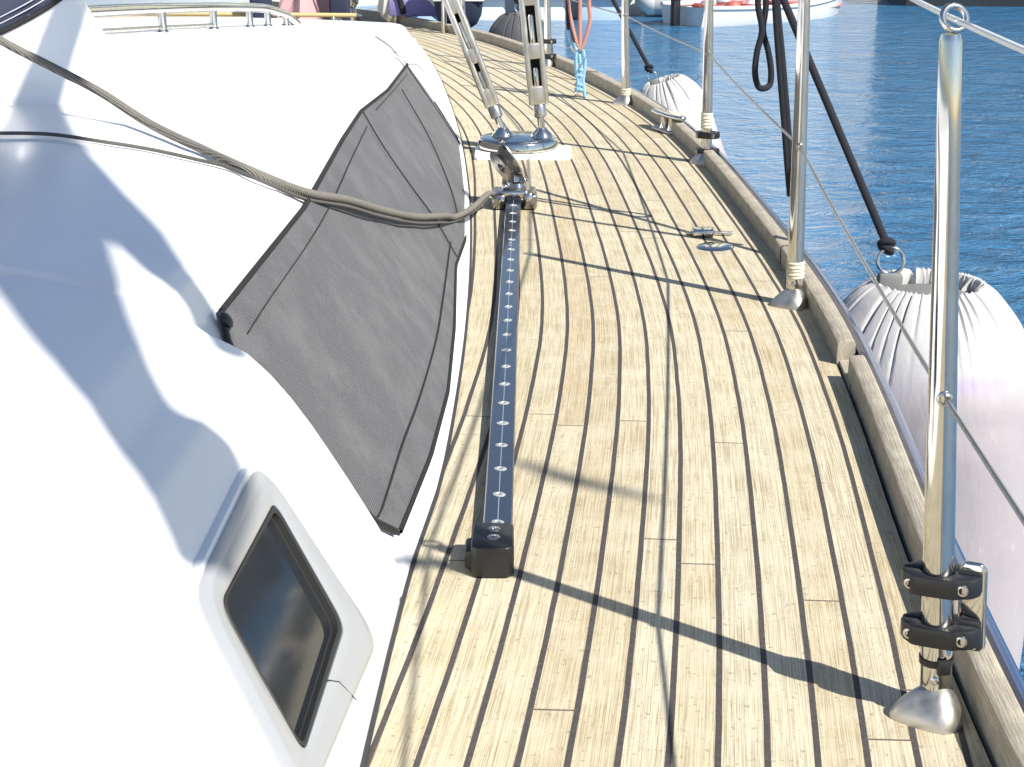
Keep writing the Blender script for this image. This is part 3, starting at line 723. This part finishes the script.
# ------------------------------------------------------------------ fenders
def fender(c, r, L, label, tilt=(0, 0), pleats=38, rope_to=None, coverm=None, seed=1, neckx=0):
    rnd = random.Random(seed)
    root = empty('fender', tuple(c), label, 'fender', 'covered fenders hanging outside the rail'); R = Matrix.Rotation(tilt[0], 4, 'Y') @ Matrix.Rotation(tilt[1], 4, 'X')
    Mx = T(c) @ R
    # profile: gathered top opening, shoulder, body, rounded bottom
    prof = [(.43, -.045), (.425, -.020), (.435, -.004), (.455, .000), (.49, -.004), (.57, -.015), (.68, -.038), (.81, -.074), (.92, -.128), (.98, -.195), (1.0, -.30)]
    prof += [(1.0+.05*math.sin(k/6*PI), -.34-(L-.34-.20)*k/6) for k in range(1, 7)]+[(.92, -L+.13), (.74, -L+.06), (.5, -L+.015), (.2, -L), (.01, -L)]
    P = catmull([(a, 0, b) for a, b in prof], 4); seg = 300; pa_ = [rnd.uniform(.15, 1)**1.3 for _ in range(pleats+2)]; pe_ = [rnd.uniform(3, 9) for _ in range(pleats+2)]
    ph = [rnd.uniform(0, 6.28) for _ in range(4)]; rows = []
    for i, p in enumerate(P):
        a0, z = p.x*r, p.z*(r/.19) if p.z > -.36 else p.z
        z = p.z*(r/.19); row = []
        am = max(0, 1-abs(p.x-.52)/.47) if p.z > -.3 else 0
        for k in range(seg):
            t = 2*PI*k/seg
            tt = t+.10*math.sin(3*t+ph[0])+.07*math.sin(7*t+ph[1])
            w = abs(math.sin(tt*pleats/2)); depth = (.55+.45*math.sin(5*t+ph[2]))*am
            pi_ = int(((tt*pleats/2)/PI)+.5) % pleats; fold = -(1-w)**pe_[pi_]*.20*r*(am**1.25)*pa_[pi_]
            und = .008*math.sin(3*t+z*9+ph[3])*r/.19 if p.z < -.2 else 0
            ru = .0022*math.sin(tt*pleats*1.6+ph[1]) if p.x < .46 and p.z > -.03 else 0
            rr = a0+fold+und*.6; row.append((rr*math.cos(t), rr*math.sin(t), z+fold*.8+ru*r/.19))
        rows.append(row)
    mb = MB(); mb.grid(rows, True, Mx); mb.build('cover', coverm or M['cover'], root)
    k = r/.19
    mb = MB(); mb.lathe([(.0, -.9*L*k), (.9*r, -.85*L*k), (.93*r, -.34*k), (.80*r, -.16*k), (.52*r, -.065*k), (.40*r, -.026*k), (.30*r, -.018*k), (.16*r, -.014*k), (0, -.012*k)], 40, Mx); mb.build('fender_body', M['grey2'] if coverm is None else M['rub'], root)
    mb = MB(); mb.box((neckx, 0, -.012*k), (.040*k, .026*k, .055*k), Mx); mb.build('neck_eye', M['grey2'], root, bevel=.008*k)
    mb = MB(); mb.torus(.021*k, .0032*k, 28, 10, Mx @ T((neckx, 0, .034*k)) @ Matrix.Rotation(1.35, 4, 'X') @ Matrix.Rotation(.0, 4, 'Z')); mb.build('ring', M['steel'], root)
    return root, Mx @ Vector((neckx, 0, .058*k))
Fc = Vector((.752, 2.80, .006))
f1, e1 = fender(Fc, .214, 1.30, 'big fender in a gathered white cloth cover stained lilac, outside the nearest stanchion', neckx=-.072)
Fd = Vector((.505, 5.42, .035))
f2, e2 = fender(Fd, .135, .9, 'smaller white covered fender beyond the cleat, further forward', tilt=(-.30, 0), seed=5, pleats=26, neckx=-.03)
Fe = Vector((.03, 7.15, .10))
f3, e3 = fender(Fe, .155, .9, 'dark grey covered fender partly behind the upright rigging screw', seed=9, coverm=M['dgrey'], pleats=20)
def lerp_line(lu, y):
    for a, b in zip(lu, lu[1:]):
        if a.y <= y <= b.y: return a.lerp(b, (y-a.y)/(b.y-a.y))
    return lu[-1]
k1 = lerp_line(lu, 3.33)
def knot(p, r, name, m, parent):
    mb = MB(); mb.torus(r*1.6, r*.95, 20, 10, frame(p, (0, .6, .8))); mb.torus(r*1.5, r*.9, 20, 10, frame(p-Vector((0, 0, r*1.6)), (.5, .3, .8))); return mb.build(name, m, parent)
def hangrope(a, b, r, label, sway=0.0, kn=True):
    root = empty('fender_rope', tuple(b), label, 'rope', 'black ropes on the lifeline')
    mid = a.lerp(b, .5)+Vector((sway, 0, 0)); mb = MB(); mb.tube(catmull([a, mid, b], 12), r, 12); mb.build('rope_line', M['rope_b'], root)
    if kn:
        for q in (b+(a-b).normalized()*r*2,): knot(q, r*.9, 'knot', M['rope_b'], root)
    return root
hangrope(k1, e1+Vector((-.004, 0, -.008)), .0075, 'black rope from the upper lifeline down to the ring of the big fender')
hangrope(lerp_line(lu, 5.9), e2, .007, 'black rope slanting down to the smaller far fender')
hangrope(lerp_line(lu, 7.1), e3, .007, 'black rope on the dark grey fender')
# rope tails and loop hanging from the lifeline by the second stanchion
la = lerp_line(lu, 3.02)
def px_at(px, py, Y): return aty(px, py, Y)
rt = empty('rope_tail', tuple(la), 'doubled black rope tail hanging straight down behind the second stanchion', 'rope', 'black ropes on the lifeline')
for off, endy in ((0, 196), (3.5, 172)):
    Y = 3.05
    mb = MB(); mb.tube(catmull([px_at(772+off, -72, Y), px_at(775+off*.6, 0, Y), px_at(779+off, 60, Y), px_at(784+off, 120, Y), px_at(787+off, 160, Y), px_at(790+off*.3, endy, Y)], 8), [.0066]*40+[.004], 12) if False else mb.tube(catmull([px_at(772+off, -72, Y), px_at(775+off*.6, 0, Y), px_at(779+off, 60, Y), px_at(784+off, 120, Y), px_at(787+off, 160, Y), px_at(790+off*.3, endy, Y)], 8), .0062, 12)
    mb.build('tail', M['rope_b'], rt)
Y = 3.2
lp = [(756, -80), (758, -30), (758, 5), (762, 30), (757, 52), (755, 72), (758, 86), (764, 88.5), (770, 84), (771, 70), (768, 50), (763, 30), (766, 5), (765, -30), (764, -80)]
rope('rope_loop', catmull([px_at(x, y, Y+(.012 if i > 7 else 0)) for i, (x, y) in enumerate(lp)], 8), .0062, M['rope_b'], 'black rope loop hanging in a teardrop left of the second stanchion', group='black ropes on the lifeline')
# red straps and blue lashing on a deck eye
ls = empty('strap_lashing', tuple(at(580, 97)), 'faded red strap tied down to the deck with a bright blue lashing', 'lashing')
Y = 5.25
for i, ps in enumerate(([(566, -60), (568, 0), (572, 25), (577, 44), (581, 50)], [(580, -60), (580, 0), (580, 22), (580, 46)], [(590, -60), (589, 0), (590, 20), (585, 40), (581, 50)])):
    mb = MB(); mb.tube(catmull([px_at(x, y, Y) for x, y in ps], 6), .0065, 10); mb.build('red_strap', M['rope_red'], ls)
mb = MB(); mb.tube(catmull([px_at(x, y, Y) for x, y in ((566, -60), (568, 10), (569, 30), (576, 46))], 6), .006, 10); mb.build('dark_strap', M['rope_b'], ls)
mb = MB(); mb.torus(.014, .005, 20, 8, frame(px_at(578, 49, Y), (0, 1, .1)), sy=1.5); mb.build('shackle', M['steel'], ls)
for ps in ([(576, 52), (576, 68), (578, 84), (576, 92)], [(583, 50), (585, 64), (583, 80), (585, 97)], [(568, 30), (571, 42), (577, 50)], [(579, 54), (581, 70), (579, 90)]):
    mb = MB(); mb.tube(catmull([px_at(x, y, Y-.01) for x, y in ps], 6), .006, 10); mb.build('blue_line', M['rope_blue'], ls)
for y in (70, 76, 85, 90):
    mb = MB(); mb.torus(.012, .007, 18, 8, frame(px_at(580, y, Y), (0.1, .2, 1))); mb.build('lashing_turn', M['rope_blue'], ls)
mb = MB(); mb.torus(.016, .0045, 20, 8, frame(at(581, 97)+Vector((0, 0, .008)), (0, 1, 0))); mb.build('deck_ring', M['steel'], ls)

# ------------------------------------------------------------------ winch with cover, roof fittings
wn = empty('covered_winch', tuple(hit(10, 60)[0]), 'winch on a white moulded plinth under a navy stitched canvas cover', 'winch')
tl = math.radians(-20)
zc = aty(-12, 18, 2.55); WMx = T(zc) @ Matrix.Rotation(tl, 4, 'Y') @ Matrix.Rotation(math.radians(12), 4, 'X')
rows = []; S = 96
for z, r in ((-.002, .146), (.004, .149), (.03, .145), (.06, .141), (.12, .134), (.18, .126), (.21, .11), (.22, .06), (.222, .001)):
    rows.append([(r*(1+.014*math.sin(9*t+z*12)+.01*math.sin(17*t))*math.cos(t), r*(1+.014*math.sin(9*t+z*12))*math.sin(t), z) for t in [2*PI*k/S for k in range(S)]])
mb = MB(); mb.grid(rows, True, WMx); mb.build('canvas_cover', M['navyc'], wn)
for z, r in ((.012, .1495), (.020, .1485), (.05, .1445)):
    mb = MB(); mb.torus(r*1.004, .0009, 96, 6, WMx @ T((0, 0, z))); mb.build('stitching', M['stitch'], wn)
mb = MB(); mb.torus(.150, .004, 96, 8, WMx @ T((0, 0, .0))); mb.build('cover_hem', M['hem'], wn)
mb = MB(); rows = []
pc3 = hit(20, 60)[0]; zb = pc3.z-.06
for u in np.linspace(0, 1, 12):
    r = .148+.10*(1-u)**2.2+.02*(1-u); z = u; row = []
    for k in range(72):
        t = 2*PI*k/72; topp = WMx @ Vector((.146*math.cos(t), .146*math.sin(t), .004)); bot = Vector((zc.x+.075+(r+.02)*math.cos(t), zc.y+(r+.02)*math.sin(t), zb))
        e = u**.8; row.append((topp.x*e+bot.x*(1-e), topp.y*e+bot.y*(1-e), topp.z*u+bot.z*(1-u)))
    rows.append(row)
mb.grid(rows, True); mb.build('plinth', M['gel'], wn)
pf_, nf_ = hit(106, 58, .0)
fi = empty('roof_padeye', tuple(pf_), 'small chrome hooded fitting on the white plinth beside the winch', 'roof fitting')
mb = MB(); mb.lathe([(.026, -.004), (.025, .006), (.018, .014), (0, .017)], 28, frame(pf_, (.5, -.3, .8)) @ Matrix.Diagonal((.55, 1.3, 1, 1)), caps=False); mb.build('chrome_hood', M['steel'], fi)
mb = MB(); mb.lathe([(.011, .010), (.011, .019), (0, .020)], 20, frame(pf_, (.5, -.3, .8)), caps=False); mb.build('dark_socket', M['black'], fi)

gr = empty('grab_rail', tuple(hit(165, 34)[0]), 'curved polished grab rail on short posts across the far side of the roof', 'grab rail')
feet = [(70, 36), (115, 33), (163, 30), (214, 27), (250, 25), (268, 24), (286, 23.5)]
F3 = [hit(x, y+2)[0] for x, y in feet]
hts = [.055, .058, .060, .062, .060, .055, .035]
tp = [p+Vector((0, 0, h)) for p, h in zip(F3, hts)]
tp = [tp[0]+(tp[0]-tp[1])*2]+tp+[hit(297, 25)[0]+Vector((0, 0, .004))]
rows = []
mb = MB(); mb.tube(catmull(tp, 8), .0145, 18); mb.build('rail_tube', M['steel'], gr)
for p, h in list(zip(F3, hts))[2:]:
    mb = MB(); mb.tube([p+Vector((0, 0, z)) for z in (-.01, .0, .003, .006, h-.003)], [.016, .016, .015, .011, .011], 16); mb.build('post', M['steel'], gr)
lo = [p+Vector((.0, 0, .012)) for p in F3]
mb = MB(); mb.tube(catmull(lo[:4], 6), .005, 10); mb.build('lower_bar', M['dull'], gr)

# ------------------------------------------------------------------ clutter on the foredeck
Y = 7.35
nb = empty('foredeck_bag', tuple(at(460, 27)), 'navy canvas bag with a white top band on the foredeck', 'bag')
c = at(459, 28); mb = MB(); rows = []
for z, w, d in ((0, .055, .05), (.02, .085, .07), (.06, .105, .09), (.13, .115, .10), (.22, .118, .10), (.30, .112, .09), (.33, .09, .07)):
    rows.append([(c.x+w*math.copysign(abs(math.cos(t))**.5, math.cos(t)), c.y+d*math.copysign(abs(math.sin(t))**.5, math.sin(t)), z+.001) for t in [2*PI*k/40 for k in range(40)]])
mb.grid(rows, True); mb.f.append(tuple(range(6*40, 7*40))); mb.build('bag_body', M['navyc'], nb)
mb = MB(); mb.box((c.x, c.y, .135), (.235, .205, .014)); mb.build('white_band', M['whitec'], nb, bevel=.004)
mb = MB(); mb.box((c.x+.02, c.y-.085, .035), (.05, .02, .014)); mb.build('white_tag', M['whitec'], nb, bevel=.003)
sb = empty('sail_bundle', tuple(at(425, 22)), 'folded white sail with a purple lower edge lying on the foredeck', 'sail')
Y2 = 7.9; q = at(418, 22)
rows = []
for i in range(25):
    t = i/24; x = q.x-.17+.36*t; rows.append([(x+.02*math.sin(a*3), Y2+.12*math.cos(a)+.05*math.sin(6*t), .16+(.155+.03*math.sin(9*t))*math.sin(a)) for a in [2*PI*k/20 for k in range(20)]])
mb = MB(); mb.grid(rows, True); mb.f += [tuple(range(20)), tuple(range(24*20, 25*20))]; mb.build('folded_sail', M['whitec'], sb)
mb = MB(); mb.box((q.x+.02, Y2-.145, .075), (.30, .02, .075)); mb.build('purple_edge', M['purple'], sb, bevel=.008)
mb = MB(); mb.tube(catmull([(q.x-.12, Y2-.17, .3), (q.x-.09, Y2-.16, .18), (q.x-.06, Y2-.16, .05)], 5), .014, 10); mb.build('sail_tie', M['rope_b'], sb)
# cloth, boathook and posts further over to port
tw = empty('pink_towel', tuple(at(312, 22)), 'crumpled pink cloth lying on the foredeck behind the cabin roof', 'cloth')
q = Vector((-.98, 7.7, 0)); rows = []
for i in range(10):
    u = i/9; r = .14*(1-u)**.8+.006; rows.append([(q.x+r*(1+.22*math.sin(5*t+i*.4))*math.cos(t), q.y+r*(1+.2*math.sin(7*t))*math.sin(t), .004+.30*u) for t in [2*PI*k/40 for k in range(40)]])
mb = MB(); mb.grid(rows, True); mb.f.append(tuple(range(9*40, 400))); mb.build('cloth_heap', M['pink'], tw)
mb = MB(); mb.tube([(-1.75, 7.2, .10), (-.72, 7.55, .06)], .010, 12); bh = mb.build('boathook', M['yellow']); tag(bh, 'pale tan boathook pole lying across the foredeck beside the pink cloth', 'boathook')
for i, (x, y) in enumerate(((-1.12, 7.3), (-.80, 7.6))):
    mb = MB(); mb.prism([(-.045, -.03), (.045, -.03), (.05, .03), (-.05, .03)], 0, .34, T((x, y, 0)))
    tag(mb.build('storage_box', M['navyc'], bevel=.012, seg=3), ('dark upright canvas box left of the pink cloth', 'dark upright canvas box between the pink cloth and the windlass')[i], 'box', 'dark boxes on the foredeck')
# windlass and bow roller at the bow
wl = empty('anchor_windlass', tuple(at(360, 28)), 'small steel anchor windlass and chain at the bow', 'windlass')
q = Vector((-.78, 7.75, 0))
mb = MB(); mb.lathe([(.07, 0), (.07, .04), (.045, .05), (.04, .08), (.055, .10), (.055, .12), (0, .13)], 28, T(q)); mb.build('drum', M['steel'], wl)
mb = MB(); mb.box((q.x-.14, q.y, .05), (.16, .12, .09)); mb.build('gearbox', M['dull'], wl, bevel=.015, seg=3)
mb = MB()
for k in range(12): mb.torus(.016, .0045, 12, 6, T((q.x-.02+.025*math.sin(k*2.2), q.y-.10-.012*k, .02+.012*(k % 3))) @ Matrix.Rotation(k*1.1, 4, 'X') @ Matrix.Rotation(k*.7, 4, 'Y'), sx=1.5)
mb.build('chain', M['dull'], wl)
pu = empty('bow_pulpit', (-1.0, 8.0, 0), 'stainless bow pulpit of bent tubes at the front of the deck', 'pulpit')
bx = pt6(.6)
def P3(y, z, dx=0): return Vector((offc(y, -.02).x+dx, y, z))
mb = MB(); mb.tube(catmull([P3(7.35, .0), P3(7.36, .3), P3(7.45, .58), P3(7.9, .62), P3(8.35, .64), Vector((CX, 8.75, .66)), Vector((2*CX-P3(8.35, 0).x, 8.35, .64)), Vector((2*CX-P3(7.45, 0).x, 7.45, .58)), Vector((2*CX-P3(7.35, 0).x, 7.35, 0))], 10), .0125, 16); mb.build('top_tube', M['steel'], pu)
for y in (7.8, 8.3):
    p = P3(y, 0); mb = MB(); mb.tube([p, Vector((p.x, p.y, .615))], .011, 14); mb.build('upright', M['steel'], pu)
p = [P3(7.4, .3), P3(7.8, .31), P3(8.3, .32), Vector((CX+.1, 8.6, .33))]; mb = MB(); mb.tube(catmull(p, 6), .010, 12); mb.build('mid_tube', M['steel'], pu)

# ------------------------------------------------------------------ other boats, pontoon, quay
def boat_hull(c, Lh, W, Hh, rot, m, sheer=.25, n=26, stern=.75, name='hull', parent=None, tumble=.75, z0=-.15):
    rows = []; Mx = T(c) @ Matrix.Rotation(rot, 4, 'Z')
    for i in range(n+1):
        t = i/n; x = -Lh/2+Lh*t; w = W/2*(stern+(1-stern)*math.sin(min(1, t/.45)*PI/2)) if t < .45 else W/2*max(.012, (1-((t-.45)/.55)**2.3))
        zt = Hh*(1+sheer*(2*t-1)**2*(1.6 if t > .5 else .5)); row = []
        xe = x+(0 if t < .9 else .0)
        for k in range(11):
            a = k/10; ww = w*(tumble+(1-tumble)*math.sin(a*PI/2)); rake = Lh*.07*max(0, (t-.7)/.3)*(a-.5)
            row.append((x+rake, ww, z0+(zt-z0)*a))
        row2 = [(p[0], -p[1], p[2]) for p in row]; rows.append(row[::-1]+row2)
    mb = MB(); mb.grid(rows, False, Mx); k = len(rows[0]); mb.f.append(tuple(range(k)))
    return mb.build(name, m, parent), Mx, rows
WZ = WATER_Z
def wpos(px, py): return at(px, py, WZ)
# white tender with pink-red interior and dark outboard
pa, pb = wpos(686, 29), wpos(846, 17)
dcen = (pa+pb)/2; drot = math.atan2((pb-pa).y, (pb-pa).x); dl = (pb-pa).length
dg = empty('tender', tuple(dcen), 'white open tender with red interior and a dark outboard motor on its stern', 'dinghy')
ho, DM, drows = boat_hull(dcen+Vector((0, .5, 0)), dl, 1.1, .21, drot, M['white'], parent=dg, name='tender_hull', sheer=.3)
mb = MB(); gun = [DM @ Vector(r[0]) for r in drows]; gun2 = [DM @ Vector(r[-1]) for r in drows]
mb.tube(gun+gun2[::-1], .03, 8); mb.build('gunwale', M['white'], dg)
mb = MB(); mb.grid([[(DM @ Vector((r[0][0], r[0][1]*.96*s, .13))) for s in (1, .5, 0, -.5, -1)] for r in drows]); mb.build('floor', M['red'], dg)
for t in (-.25, .12):
    mb = MB(); mb.box((dl*t, 0, .20), (.22, .98, .04), DM); mb.build('thwart', M['red'], dg, bevel=.01)
for i in range(7):
    mb = MB(); mb.lathe([(0, -.06), (.09, -.04), (.11, 0), (.08, .05), (0, .07)], 14, DM @ T((-dl*.35+.13*i, .2*math.sin(i*2.3), .24+.03*math.sin(i*5)))); mb.build('deck_cargo', (M['pink'], M['white'], M['red'], M['grey'])[i % 4], dg)
om = DM @ Vector((-dl/2-.10, 0, .0))
mb = MB(); mb.box((-dl/2-.12, 0, .50), (.28, .22, .28), DM); mb.build('outboard_cowl', M['black'], dg, bevel=.05, seg=3)
mb = MB(); mb.box((-dl/2-.12, 0, .10), (.12, .08, .60), DM); mb.build('outboard_leg', M['black'], dg, bevel=.02)
# grey inflatable left of it
gi = empty('inflatable', tuple(wpos(664, 20)), 'grey inflatable boat with a white rounded tube end behind the tender', 'dinghy')
q = wpos(650, 21)+Vector((0, 1.2, 0)); mb = MB(); tubep = catmull([q+Vector(v) for v in ((0.1, -.5, .2), (1.1, -.5, .2), (1.9, -.35, .25), (2.2, .1, .3), (1.9, .6, .25), (1.1, .75, .2), (.1, .75, .2))], 6)
mb.tube(tubep, .2, 14); mb.build('tube', M['grey'], gi)
for dy in (-.5, .75):
    mb = MB(); mb.lathe([(.2, 0), (.2, .08), (.1, .22), (0, .26)], 20, frame(q+Vector((.1, dy, .2)), (-1, 0, 0)), caps=False); mb.build('tube_cone', M['white'], gi)
mb = MB(); mb.box((q.x+1, q.y+.12, q.z+.08), (1.9, 1.0, .06)); mb.build('floor', M['dgrey'], gi, bevel=.01)
# big hulls along the top edge
def bigboat(px, py, Lh, Hh, m, label, rot=0, W=3.0, stripe=None, cabin=True, mast=True, ends='left', group='boats moored across the water'):
    q = wpos(px, py); c = q+Vector(((Lh/2 if ends == 'left' else -Lh/2), W/2, 0)); root = empty('moored_boat', tuple(c), label, 'boat', group)
    h, Mx, rw = boat_hull(c, Lh, W, Hh, rot, m, parent=root, name='boat_hull', z0=-.3, sheer=.12)
    mb = MB(); mb.grid([[Mx @ Vector((r[0][0], r[0][1]*s, r[0][2]-.03)) for s in (1, .5, 0, -.5, -1)] for r in rw]); mb.build('boat_deck', M['conc'], root)
    if stripe:
        for k in (1, -2):
            mb = MB(); mb.tube([Mx @ Vector((r[k][0], r[k][1]*1.004, r[k][2])) for r in rw], .045, 6); mb.build('stripe', stripe, root)
    if cabin:
        mb = MB(); rows = []
        for t in np.linspace(0, 1, 14):
            x = -Lh*.18+Lh*.42*t; hh = .55*math.sin(min(1, t*4+.5)*PI/2)*(1-.75*max(0, t-.35)/.65); w = W*.32*(1-.5*t*t)
            rows.append([Mx @ Vector((x, y*w, Hh-.05+z*hh)) for y, z in ((1, 0), (.93, .7), (.8, 1), (0, 1.12), (-.8, 1), (-.93, .7), (-1, 0))])
        mb.grid(rows); k = 7; mb.f += [tuple(range(k)), tuple(range(13*k, 14*k))]; mb.build('cabin_top', M['white'], root)
        for s in (-1, 1):
            mb = MB(); mb.box((Lh*.0, s*W*.312, Hh+.22), (Lh*.2, .02, .16), Mx); mb.build('cabin_window', M['glass'], root, bevel=.008)
    if mast:
        mb = MB(); mb.tube([Mx @ Vector((Lh*.08, 0, Hh)), Mx @ Vector((Lh*.08, 0, Hh+Lh*1.15))], .08, 14); mb.build('mast', M['cast'], root)
        mb = MB(); mb.tube([Mx @ Vector((x, .0, Hh+1.3)) for x in np.linspace(-Lh*.32, Lh*.07, 8)], [.10, .2, .24, .26, .27, .27, .26, .24], 14); mb.build('boom_cover', M['navyc'], root)
    return root
bigboat(915, 9, 9, 1.0, M['dgrey'], 'dark hulled boat with a red line at the top right edge', stripe=M['red'], ends='left')
pn = empty('pontoon', tuple(wpos(560, 22)), 'pale floating pontoon with white edge floats across the water', 'pontoon')
q = wpos(380, 26); q2 = wpos(652, 22)
mb = MB(); mb.box(((q.x+q2.x)/2, q2.y+1.0, WZ+.50), ((q2.x-q.x), 1.6, .10)); mb.build('walkway', M['conc'], pn, bevel=.01)
mb = MB(); mb.box(((q.x+q2.x)/2, q2.y+.17, WZ+.42), ((q2.x-q.x), .06, .16)); mb.build('edge_board', M['grey'], pn, bevel=.01)
x = q.x+.2; i = 0
while x < q2.x-.3:
    mb = MB(); mb.box((x+.3, q2.y+.95, WZ+.12), (.62, 1.4, .46)); mb.build('float', M['white'] if i % 3 else M['skyblue'], pn, bevel=.05, seg=3); x += .80; i += 1
for px in (548, 603):
    a = wpos(px, 20); a.y = q2.y+1.95; pl_ = empty('mooring_pile', (a.x, a.y, WZ), {548: 'dark timber pile at the pontoon behind the fifth stanchion', 603: 'dark timber pile on the pontoon right of the red strap', 640: 'dark timber pile at the right end of the pontoon'}[px], 'pile', 'mooring piles')
    mb = MB(); mb.tube([(a.x, a.y, WZ-1), (a.x, a.y, WZ+2.4), (a.x, a.y, WZ+2.5)], [.13, .13, .09], 18); mb.build('pile_shaft', M['rub'], pl_)
    mb = MB(); mb.lathe([(.15, 2.45), (.15, 2.5), (0, 2.62)], 18, T((a.x, a.y, WZ)), caps=False); mb.build('pile_cap', M['white'], pl_)
bigboat(432, 19, 3.0, 1.15, M['white'], 'white hulled yacht moored behind the pontoon', ends='left', stripe=M['navy'], W=1.6, mast=False)
bigboat(60, 12, 2.6, .9, M['maroon'], 'maroon hulled boat beyond the grab rail at the top left', ends='left', stripe=M['tan'], W=1.4, mast=False)
bigboat(-260, 14, 9, 1.1, M['white'], 'white yacht beyond the winch at the far left', ends='left')
# quay buildings beyond the top of the frame, mirrored in the water
def building(x0, x1, y, h, m, label, floors, group='quayside houses'):
    root = empty('quayside_house', ((x0+x1)/2, y, WZ+1), label, 'house', group); d = 9
    mb = MB(); mb.box(((x0+x1)/2, y+d/2, WZ+1+h/2), (x1-x0, d, h)); mb.build('wall', m, root, smooth=False)
    rb = MB(); zt = WZ+1+h; rb.add([(x0-.3, y-.4, zt), (x1+.3, y-.4, zt), (x1+.3, y+d+.4, zt), (x0-.3, y+d+.4, zt), (x0+.6, y+d/2, zt+2), (x1-.6, y+d/2, zt+2)], [(0, 1, 5, 4), (2, 3, 4, 5), (0, 4, 3), (1, 2, 5), (0, 3, 2, 1)]); rb.build('roof', M['roof'], root, smooth=False)
    n = max(2, int((x1-x0)/2.4)); fh = h/floors
    for f in range(floors):
        for i in range(n):
            x = x0+(x1-x0)*(i+.5)/n; mb = MB(); mb.box((x, y-.02, WZ+1+fh*(f+.5)), (1.0, .12, fh*.5)); w = mb.build('window', M['white'], root, bevel=.02)
            mb = MB(); mb.box((x, y-.095, WZ+1+fh*(f+.5)), (.8, .02, fh*.5-.2)); mb.build('pane', M['glass'], w, smooth=False)
building(3.2, 8.2, 46, 19, M['cream'], 'cream plastered quayside house, tall and narrow with tiled roof', 6)
building(13.2, 25, 44, 21, M['cream'], 'wide cream quayside house at the right', 6)
building(-24, -6, 48, 7, M['cream'], 'low long cream quayside house at the left', 2)
mb = MB(); mb.box((0, 95, WZ-.5), (240, 110, 3.0)); tag(mb.build('quay', M['conc'], bevel=.1), kind='structure')

# ------------------------------------------------------------------ unseen shadow casters added above and behind the camera
S = Vector((.434, -.377, .61)).normalized()
cn = empty('shadow_caster', (.3, -.2, 1.2), 'unseen shapes added above the camera, throwing the blue shadow across the white roof', 'shadow caster')
def caster_tube(ps, D, name, m, on='shell'):
    pts = []; rr = []
    for x, y, wd in ps:
        p = hit(x, y)[0] if on == 'shell' else at(x, y)
        rr.append(wd/2*(p-CO).dot(CF)/FPX); pts.append(p+S*D)  # outlined where the shadow falls, then lifted towards the sun
    c = catmull(pts, 6); r = [v.x for v in catmull([(a, 0, 0) for a in rr], 6)]
    mb = MB(); mb.tube(c, r, 20); return mb.build(name, m, cn)
caster_tube([(24, -5, 34), (30, 40, 32), (34, 75, 34), (38, 120, 60), (40, 165, 110), (38, 215, 130), (55, 275, 128), (92, 345, 120), (136, 415, 116), (172, 465, 112), (190, 515, 96), (205, 570, 80)], 2.3, 'caster_band', M['navyc'])
caster_tube([(40, 140, 60), (80, 178, 72), (124, 222, 64), (165, 268, 58), (205, 318, 54), (232, 352, 40)], 2.1, 'caster_side_arm', M['navyc'])
caster_tube([(110, 415, 90), (165, 430, 92), (208, 446, 84), (220, 475, 80), (214, 515, 76), (205, 560, 60)], 2.2, 'caster_lower', M['navyc'])
caster_tube([(500, 458, 8), (535, 467, 18), (565, 478, 24), (600, 486, 20), (640, 496, 14), (665, 502, 6)], 4.0, 'caster_deck_bar', M['hem'], 'deck')  # unseen, added to cast the soft shadow on the deck
caster_tube([(380, 574, 14), (420, 562, 22), (450, 566, 22), (475, 572, 12)], 2.2, 'caster_deck_blob', M['hem'], 'deck')
# ------------------------------------------------------------------ light
S = Vector((.434, -.377, .61)).normalized()
sun = bpy.data.lights.new('sun', 'SUN'); sun.energy = 4.9; sun.angle = math.radians(.55); sun.color = (1, .955, .87)
so = bpy.data.objects.new('sun', sun); COL.objects.link(so); so.rotation_euler = S.to_track_quat('Z', 'Y').to_euler(); so.location = S*20
w = bpy.data.worlds.new('World'); sc.world = w; w.use_nodes = True; nt = w.node_tree
sky = nt.nodes.new('ShaderNodeTexSky'); sky.sky_type = 'NISHITA'; sky.sun_disc = False
sky.sun_elevation = math.asin(S.z); sky.sun_rotation = math.atan2(S.x, S.y); sky.air_density = 1.0; sky.dust_density = .6; sky.ozone_density = 1.6
nt.links.new(sky.outputs[0], nt.nodes['Background'].inputs[0]); nt.nodes['Background'].inputs[1].default_value = .084

cam = bpy.data.cameras.new('camera'); cam.sensor_width = 36; cam.lens = FPX/1024*36; cam.clip_start = .05; cam.clip_end = 2000
co = bpy.data.objects.new('camera', cam); COL.objects.link(co); co.location = CO; co.rotation_euler = (PI/2-PIT, 0, 0); sc.camera = co
sc.view_settings.view_transform = 'Standard'; sc.view_settings.look = 'None'; sc.view_settings.gamma = 1; sc.view_settings.exposure = .73
